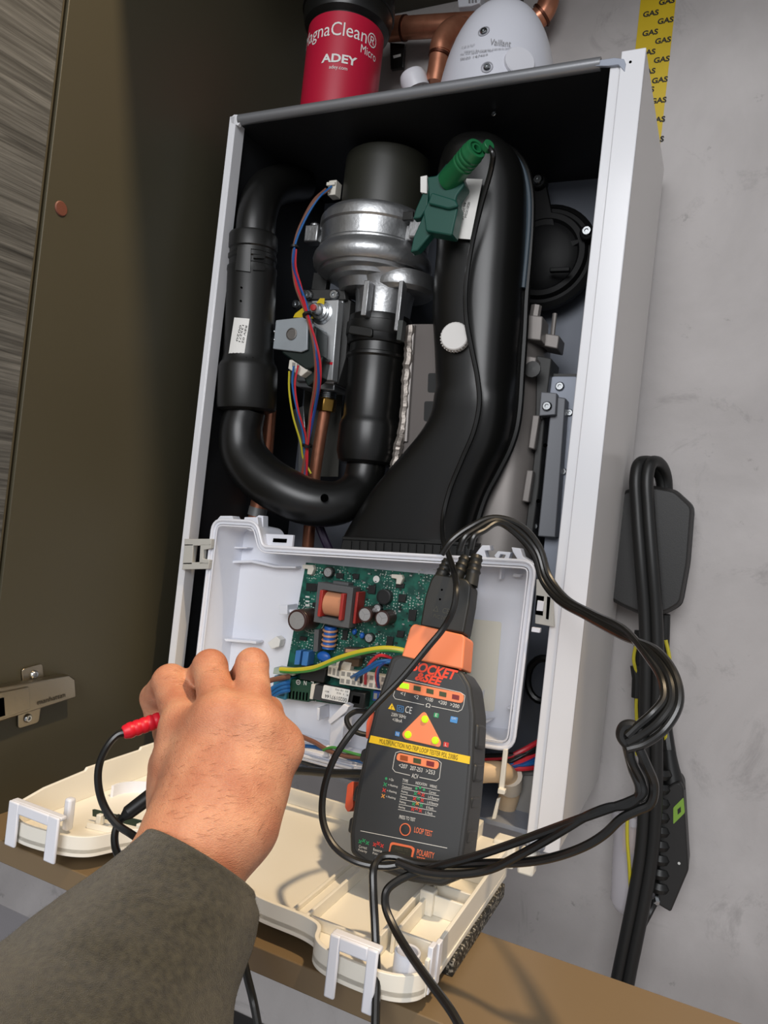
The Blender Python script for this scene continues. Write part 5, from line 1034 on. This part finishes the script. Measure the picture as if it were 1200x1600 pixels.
wire('wire',[A(993,1010,.195),A(990,1030,.192),A(996,1060,.195),A(994,1100,.195),(A(995,1140,.192)),A(993,1180,.19)],.0018,WIRE['yellow'],yw,8)
wire('wire',[A(986,1245,.165),A(981,1270,.162),A(980,1310,.162),A(983,1350,.165),A(985,1390,.172)],.0018,WIRE['yellow'],yw,8)
part('wrapped_tape',G().tube([A(992,1040,.197),A(995,1060,.197),A(994,1090,.197)],.005,10),BLACK_RUB,yw); part('wire_core',G().tube(spline([A(998,985,.2),A(996,1040,.2),A(998,1100,.2),A(1000,1170,.2)],5),.0045,8),BLACK_RUB,yw)
CLEAR = mat('clear_plastic','#e9e4ea',.12,alpha=.45,spec=.6)
ct = thing('clear_test_tube','clear plastic tube with a ring cap hanging behind the twin cable','tube',A(985,1425,.19))
t0,t1 = A(992,1270,.197),A(984,1430,.197); ax3 = (t0-t1).normalized(); L3_ = (t0-t1).length
part('tube_wall',G().lathe([(.001,.0),(.009,.001),(.016,.006),(.0205,.014),(.0208,L3_*.5),(.0208,L3_)],t1,ax3,28,False),CLEAR,ct); part('ring_cap',G().lathe([(.0205,L3_*.93),(.024,L3_*.93),(.024,L3_*1.02),(.0205,L3_*1.02)],t1,ax3,28),mat('clear_ring','#d8d5da',.15,alpha=.5),ct)
part('peach_paper',G().prism([A(975,1282,.195),A(1003,1280,.195),A(1001,1338,.195),A(972,1330,.195)],(0,.001,0)),mat('peach_paper','#d9b48f',.6),ct)
# ================================================================ the person's hand and sleeve
def sdf_mesh(bones, k, h, bumps=()):
    """bones: (a, b, ra, rb) tapered capsules blended smoothly; returns verts and quads (surface nets)"""
    pts = np.array([list(b[0])+[b[2]] for b in bones]+[list(b[1])+[b[3]] for b in bones]); lo = (pts[:,:3]-pts[:,3:]).min(0)-.008; hi = (pts[:,:3]+pts[:,3:]).max(0)+.008
    n = np.ceil((hi-lo)/h).astype(int)+1
    X,Y,Z = np.meshgrid(*[lo[i]+h*np.arange(n[i]) for i in range(3)],indexing='ij'); Pg = np.stack([X,Y,Z],-1).astype(np.float32)
    D = None
    for b in bones:
        a = np.array(b[0]); c = np.array(b[1]); ra,rb = b[2],b[3]; kk = b[4] if len(b)>4 else k; sq = b[5] if len(b)>5 else None
        ba = c-a; t = np.clip(((Pg-a)@ba)/max(ba@ba,1e-12),0,1); dv = Pg-a-t[...,None]*ba
        if sq is not None:
            ax_ = np.array(sq[0]); comp = dv@ax_; dv = dv + (comp*(1/sq[1]-1))[...,None]*ax_
        d = np.sqrt((dv**2).sum(-1)) - (ra+(rb-ra)*t)
        if sq is not None: d = d*min(1,sq[1]*1.15)
        if D is None: D = d
        else:
            hh = np.clip(.5+.5*(D-d)/kk,0,1); D = D*(1-hh)+d*hh - kk*hh*(1-hh)
    S = D<0
    nx,ny,nz = D.shape; cell = np.zeros((nx-1,ny-1,nz-1),int)
    for i in (0,1):
        for j in (0,1):
            for l in (0,1): cell += S[i:nx-1+i,j:ny-1+j,l:nz-1+l]
    act = (cell>0)&(cell<8); idx = -np.ones(act.shape,int); ids = np.argwhere(act); idx[act] = np.arange(len(ids))
    acc = np.zeros((len(ids),3)); cnt = np.zeros(len(ids)); ii,jj,ll = ids.T
    corners = [(0,0,0),(1,0,0),(0,1,0),(1,1,0),(0,0,1),(1,0,1),(0,1,1),(1,1,1)]
    for e0 in range(8):
        for e1 in range(e0+1,8):
            c0,c1 = corners[e0],corners[e1]
            if sum(abs(c0[q]-c1[q]) for q in range(3))!=1: continue
            d0 = D[ii+c0[0],jj+c0[1],ll+c0[2]]; d1 = D[ii+c1[0],jj+c1[1],ll+c1[2]]; m = (d0<0)!=(d1<0)
            t = np.where(m,d0/np.where(m,d0-d1,1),0)
            p = np.array(c0)+t[:,None]*(np.array(c1)-np.array(c0)); acc += p*m[:,None]; cnt += m
    vv = lo+h*(ids+acc/np.maximum(cnt,1)[:,None]); F = []
    for axn in range(3):
        sl0 = [slice(None)]*3; sl1 = [slice(None)]*3; sl0[axn] = slice(0,-1); sl1[axn] = slice(1,None)
        cr = np.argwhere(S[tuple(sl0)]!=S[tuple(sl1)]); u_,v_ = [(1,2),(2,0),(0,1)][axn]
        cr = cr[(cr[:,u_]>0)&(cr[:,v_]>0)&(cr[:,u_]<D.shape[u_]-1)&(cr[:,v_]<D.shape[v_]-1)]
        q = []
        for du,dv_ in ((0,0),(-1,0),(-1,-1),(0,-1)):
            c = cr.copy(); c[:,u_] += du; c[:,v_] += dv_; q.append(idx[c[:,0],c[:,1],c[:,2]])
        F.append(np.stack(q,1))
    return vv, np.concatenate(F)
def skinmat():
    m = bpy.data.materials.new('tanned_skin'); m.use_nodes = True; nt = m.node_tree; b_ = nt.nodes['Principled BSDF']; L = nt.links.new
    b_.inputs['Roughness'].default_value = .48; b_.inputs['Subsurface Weight'].default_value = .22; b_.inputs['Subsurface Radius'].default_value = (1,.35,.2); b_.inputs['Subsurface Scale'].default_value = .004; b_.inputs['Specular IOR Level'].default_value = .4
    tc = nt.nodes.new('ShaderNodeTexCoord'); n1 = nt.nodes.new('ShaderNodeTexNoise'); n1.inputs['Scale'].default_value = 45; n1.inputs['Detail'].default_value = 6
    r = nt.nodes.new('ShaderNodeValToRGB'); r.color_ramp.elements[0].position=.35; r.color_ramp.elements[0].color=(*lin('#b9795c'),1); r.color_ramp.elements[1].position=.68; r.color_ramp.elements[1].color=(*lin('#d59a78'),1)
    L(tc.outputs['Object'],n1.inputs['Vector']); L(n1.outputs['Fac'],r.inputs[0]); L(r.outputs[0],b_.inputs['Base Color'])
    n2 = nt.nodes.new('ShaderNodeTexNoise'); n2.inputs['Scale'].default_value = 420; n2.inputs['Detail'].default_value = 4; v = nt.nodes.new('ShaderNodeTexVoronoi'); v.inputs['Scale'].default_value = 520; v.feature='DISTANCE_TO_EDGE'
    mp = nt.nodes.new('ShaderNodeMapping'); mp.inputs['Scale'].default_value=(1,1,3); L(tc.outputs['Object'],mp.inputs[0]); L(mp.outputs[0],v.inputs['Vector']); L(mp.outputs[0],n2.inputs['Vector'])
    ad = nt.nodes.new('ShaderNodeMath'); ad.operation='ADD'; L(n2.outputs['Fac'],ad.inputs[0]); L(v.outputs['Distance'],ad.inputs[1])
    bp = nt.nodes.new('ShaderNodeBump'); bp.inputs['Strength'].default_value=.45; bp.inputs['Distance'].default_value=.0009; L(ad.outputs[0],bp.inputs['Height']); L(bp.outputs[0],b_.inputs['Normal'])
    return m
def B(p,q,ra,rb,*k): return (tuple(A(*p)),tuple(A(*q)),ra,rb,*k)
WR = (318,1305,-.318); FA = (255,1420,-.352)
MI,MM,MR,ML = (292,1138,-.286),(346,1124,-.296),(398,1134,-.291),(434,1168,-.280)
toward = tuple((CAM_POS-A(345,1180,-.29)).normalized())
bones = [
 B(FA,WR,.033,.0285,.012,(toward,.8)),
 B((290,1290,-.310),MI,.0182,.0135,.018), B((312,1285,-.318),MM,.0215,.0135,.018), B((352,1285,-.316),MR,.0205,.013,.018), B((380,1278,-.305),ML,.0180,.0122,.018),
 B((302,1235,-.288),(394,1235,-.280),.021,.019,.018), B((292,1180,-.286),(306,1200,-.288),.016,.016,.016),
 B(MI,MM,.0108,.0108,.010), B((346,1138,-.296),(398,1146,-.291),.0108,.0108,.010), B((322,1200,-.302),(322,1152,-.296),.0150,.0125,.014), B((330,1250,-.308),(322,1200,-.302),.018,.015,.014), B(MR,ML,.0105,.0105,.010),
 # index
 B(MI,(266,1066,-.262),.0132,.0116,.005), B((266,1066,-.262),(243,1090,-.248),.0114,.0102,.003), B((243,1090,-.248),(245,1122,-.244),.0098,.0082,.003),
 # middle
 B(MM,(328,1042,-.268),.0120,.0105,.004), B((328,1042,-.268),(306,1068,-.24),.0108,.0100,.003), B((308,1068,-.24),(300,1110,-.232),.0098,.008,.003),
 # ring
 B(MR,(394,1038,-.262),.0114,.0098,.004), B((394,1038,-.262),(376,1066,-.234),.0100,.0094,.003), B((372,1066,-.234),(358,1110,-.226),.009,.0078,.003),
 # little
 B(ML,(418,1112,-.248),.0112,.0095,.006), B((418,1112,-.248),(404,1122,-.226),.0092,.008,.003), B((404,1122,-.226),(392,1146,-.222),.008,.007,.003),
 # thumb
 B((298,1290,-.300),(272,1198,-.276),.017,.0138,.018), B((272,1198,-.276),(266,1140,-.250),.0125,.0105,.008), B((264,1140,-.250),(272,1104,-.232),.0102,.0082,.004),
 # knuckle swellings
 B(MI,MI,.0136,.0136,.008), B(MM,MM,.0140,.0140,.008), B(MR,MR,.0136,.0136,.008), B(ML,ML,.0128,.0128,.008),
]
vv,ff = sdf_mesh(bones,.01,.0014)
hb = thing('person','right hand in a dark grey fleece sleeve holding the red probe','person',A(300,1330,-.32))
hm = bpy.data.meshes.new('hand'); hm.from_pydata(vv.tolist(),[],ff.tolist()); hm.update()
import bmesh as _bm
bmx = _bm.new(); bmx.from_mesh(hm); _bm.ops.smooth_vert(bmx,verts=bmx.verts,factor=.5,use_axis_x=True,use_axis_y=True,use_axis_z=True); _bm.ops.smooth_vert(bmx,verts=bmx.verts,factor=.5,use_axis_x=True,use_axis_y=True,use_axis_z=True)
_bm.ops.recalc_face_normals(bmx,faces=bmx.faces); bmx.to_mesh(hm); bmx.free(); hm.polygons.foreach_set('use_smooth',[True]*len(hm.polygons))
hand = place('hand',hm,skinmat(),hb)
# skin creases over the finger joints and wrist, pressed into the mesh
def crease(pa,pb,depth,width,bow=0):
    a = A(*pa); c = A(*pb); v_ = ray((pa[0]+pb[0])/2,(pa[1]+pb[1])/2).normalized(); d_ = (c-a); L_ = d_.length; d_ = d_.normalized(); s_ = v_.cross(d_).normalized()
    for v in hm.vertices:
        r_ = CAM_POS + (v.co-CAM_POS)*((a-CAM_POS).dot(v_)/max((v.co-CAM_POS).dot(v_),1e-6)); q_ = r_-a; t = q_.dot(d_)/L_
        if -.1<t<1.1 and (v.co-a).length<.05 and v.normal.dot(v_)<.3:
            e = abs(q_.dot(s_)-bow*4*t*(1-t)); 
            if e < width*2.5: v.co += v_*depth*math.exp(-(e/width)**2)*max(0,min(1,(t+.1)*5,(1.1-t)*5))
hm.update()
for pa,pb,bow in (((252,1062,-.27),(285,1060,-.27),.0012),((256,1068,-.27),(288,1068,-.27),.0012),((318,1040,-.28),(350,1036,-.28),.001),((320,1046,-.28),(354,1043,-.28),.001),((378,1032,-.27),(408,1034,-.27),.001),((232,1084,-.26),(248,1098,-.26),0),((236,1222,-.30),(282,1202,-.30),.0006),((234,1236,-.30),(290,1218,-.30),.0006),((236,1250,-.305),(296,1234,-.305),.0006)):
    crease(pa,pb,.0009,.0008,bow)
hm.update()
# fine hairs on the back of the hand
random.seed(11)
kd_c = [(v.co.copy(),v.normal.copy()) for v in hm.vertices if v.normal.dot((CAM_POS-v.co).normalized())>.25]
g = G(); cnt_ = 0
def project_pt(p): d_ = p-CAM_POS; return 600+FPX*d_.dot(_r)/d_.dot(_f), 800-FPX*d_.dot(_u)/d_.dot(_f)
for _ in range(6000):
    co,nm = random.choice(kd_c); x,y = project_pt(co)
    ok = (1130<y<1320 and 250<x<455) or (1040<y<1075 and (252<x<290 or 318<x<352))
    if not ok or random.random()>.10: continue
    d_ = (A(x+random.uniform(6,14),y+random.uniform(-7,3),A(0,0,0).y+0)-A(x,y,0)).normalized(); d_ = (d_-nm*d_.dot(nm)).normalized()
    L_ = random.uniform(.003,.0055); p1 = co+d_*L_*.5+nm*.0005; p2 = co+d_*L_+nm*.0005; g.tube([co,p1,p2],[.00006,.00005,.00002],3,False); cnt_ += 1
if cnt_: o = part('hair',g,mat('dark_brown_hair','#8a5a40',.5),hb,smooth=None); o['kind']='stuff'
# sleeve
FLEECE = None
def fleece():
    m = bpy.data.materials.new('dark_grey_fleece'); m.use_nodes = True; nt = m.node_tree; b_ = nt.nodes['Principled BSDF']; L = nt.links.new; b_.inputs['Roughness'].default_value=.95; b_.inputs['Specular IOR Level'].default_value=.15; b_.inputs['Sheen Weight'].default_value=.25; b_.inputs['Sheen Roughness'].default_value=.5
    tc = nt.nodes.new('ShaderNodeTexCoord'); n1 = nt.nodes.new('ShaderNodeTexNoise'); n1.inputs['Scale'].default_value=330; n1.inputs['Detail'].default_value=6; n2 = nt.nodes.new('ShaderNodeTexNoise'); n2.inputs['Scale'].default_value=2600; n2.inputs['Detail'].default_value=4
    r = nt.nodes.new('ShaderNodeValToRGB'); r.color_ramp.elements[0].position=.3; r.color_ramp.elements[0].color=(*lin('#2e2a20'),1); r.color_ramp.elements[1].position=.75; r.color_ramp.elements[1].color=(*lin('#4a4535'),1)
    L(tc.outputs['Object'],n1.inputs['Vector']); L(tc.outputs['Object'],n2.inputs['Vector']); L(n1.outputs['Fac'],r.inputs[0]); L(r.outputs[0],b_.inputs['Base Color'])
    bp = nt.nodes.new('ShaderNodeBump'); bp.inputs['Strength'].default_value=.7; bp.inputs['Distance'].default_value=.0015; L(n2.outputs['Fac'],bp.inputs['Height']); L(bp.outputs[0],b_.inputs['Normal']); return m
st = [((231,1312),(392,1398),-.338,1),((205,1338),(393,1420),-.344,1),((168,1374),(388,1446),-.352,1),((128,1408),(378,1478),-.36,1),((88,1442),(362,1512),-.37,1),((44,1486),(344,1552),-.38,1),((-10,1530),(330,1600),-.392,1),((-70,1580),(318,1670),-.405,1),((-140,1640),(310,1760),-.42,1)]
rg = []; 
ctrs = [(A(*a,Y)+A(*b,Y))/2 for a,b,Y,_ in st]
for i,(a,b,Y,_) in enumerate(st):
    pa,pb2 = A(*a,Y),A(*b,Y); c = (pa+pb2)/2; ax_ = (ctrs[min(i+1,len(st)-1)]-ctrs[max(i-1,0)]).normalized(); e1 = (pb2-pa)/2; e1n = e1.normalized(); view = (CAM_POS-c).normalized(); e2 = (view - e1n*view.dot(e1n)).normalized()*e1.length*.86
    ring = []
    for k in range(48):
        t = 2*math.pi*k/48; p = c+e1*math.cos(t)+e2*math.sin(t); nz = noise.noise(p*28)*.0016+noise.noise(p*75+V(3,1,2))*.0007; d_ = (p-c).normalized(); ring.append(p+d_*nz + ax_*(-.004*math.sin(t) if i==0 else 0))
    rg.append(ring)
# subdivide along the arm
fine = []
for i in range(len(rg)-1):
    for s_ in range(4):
        t = s_/4
        p0,p1,p2,p3 = rg[max(i-1,0)],rg[i],rg[i+1],rg[min(i+2,len(rg)-1)]
        ring = []
        for k in range(48): ring.append(.5*(2*p1[k]+(p2[k]-p0[k])*t+(2*p0[k]-5*p1[k]+4*p2[k]-p3[k])*t*t+(3*p1[k]-p0[k]-3*p2[k]+p3[k])*t**3))
        cc_ = sum(ring,V(0,0,0))/48; fine.append([p+(p-cc_).normalized()*(noise.noise(p*40)*.0014+noise.noise(p*16)*.0024) for p in ring])
c0 = ctrs[0]
def shrink(r_,k_,sh=V(0,0,0)): c = sum(r_,V(0,0,0))/len(r_); return [c+(p-c)*k_+sh for p in r_]
axn = (ctrs[0]-ctrs[1]).normalized()
cuff = [shrink(fine[3],.80),shrink(fine[1],.83,axn*.0),shrink(fine[0],.88,axn*.0018),shrink(fine[0],.95,axn*.0026),shrink(fine[0],.99,axn*.0014)]
sl = part('sleeve',G().rings(cuff+fine,True,True),fleece(),hb,smooth=80)

# loose fleece fibres
random.seed(5); vs_,fs_ = [],[]
allq = cuff[2:]+fine
for _ in range(9000):
    i = random.randrange(len(allq)-1); k = random.randrange(48); u_,w_ = random.random(),random.random()
    p = allq[i][k].lerp(allq[i][(k+1)%48],u_).lerp(allq[i+1][k].lerp(allq[i+1][(k+1)%48],u_),w_)
    e1 = allq[i][(k+1)%48]-allq[i][k]; e2 = allq[i+1][k]-allq[i][k]; nrm = e1.cross(e2).normalized()
    c = sum((allq[i][q] for q in (0,12,24,36)),V(0,0,0))/4
    if nrm.dot(p-c) < 0: nrm = -nrm
    if nrm.dot((CAM_POS-p).normalized()) < -.35: continue
    t_ = Vector((random.gauss(0,1),random.gauss(0,1),random.gauss(0,1))); t_ = (t_-nrm*t_.dot(nrm)).normalized(); d_ = (nrm*random.uniform(.25,.8)+t_).normalized(); L_ = random.uniform(.0010,.0022); sd = d_.cross(nrm).normalized()*.00006
    n0 = len(vs_); vs_ += [p-sd-nrm*.0003,p+sd-nrm*.0003,p+nrm.cross(sd).normalized()*.00008-nrm*.0003,p+d_*L_]; fs_ += [(n0,n0+1,n0+3),(n0+1,n0+2,n0+3),(n0+2,n0,n0+3)]
g = G(); g.v = vs_; g.f = fs_
fz = part('fleece_pile',g,mat('fleece_fibre','#4d4838',.95,spec=.1),sl,smooth=None); fz['kind'] = 'stuff'
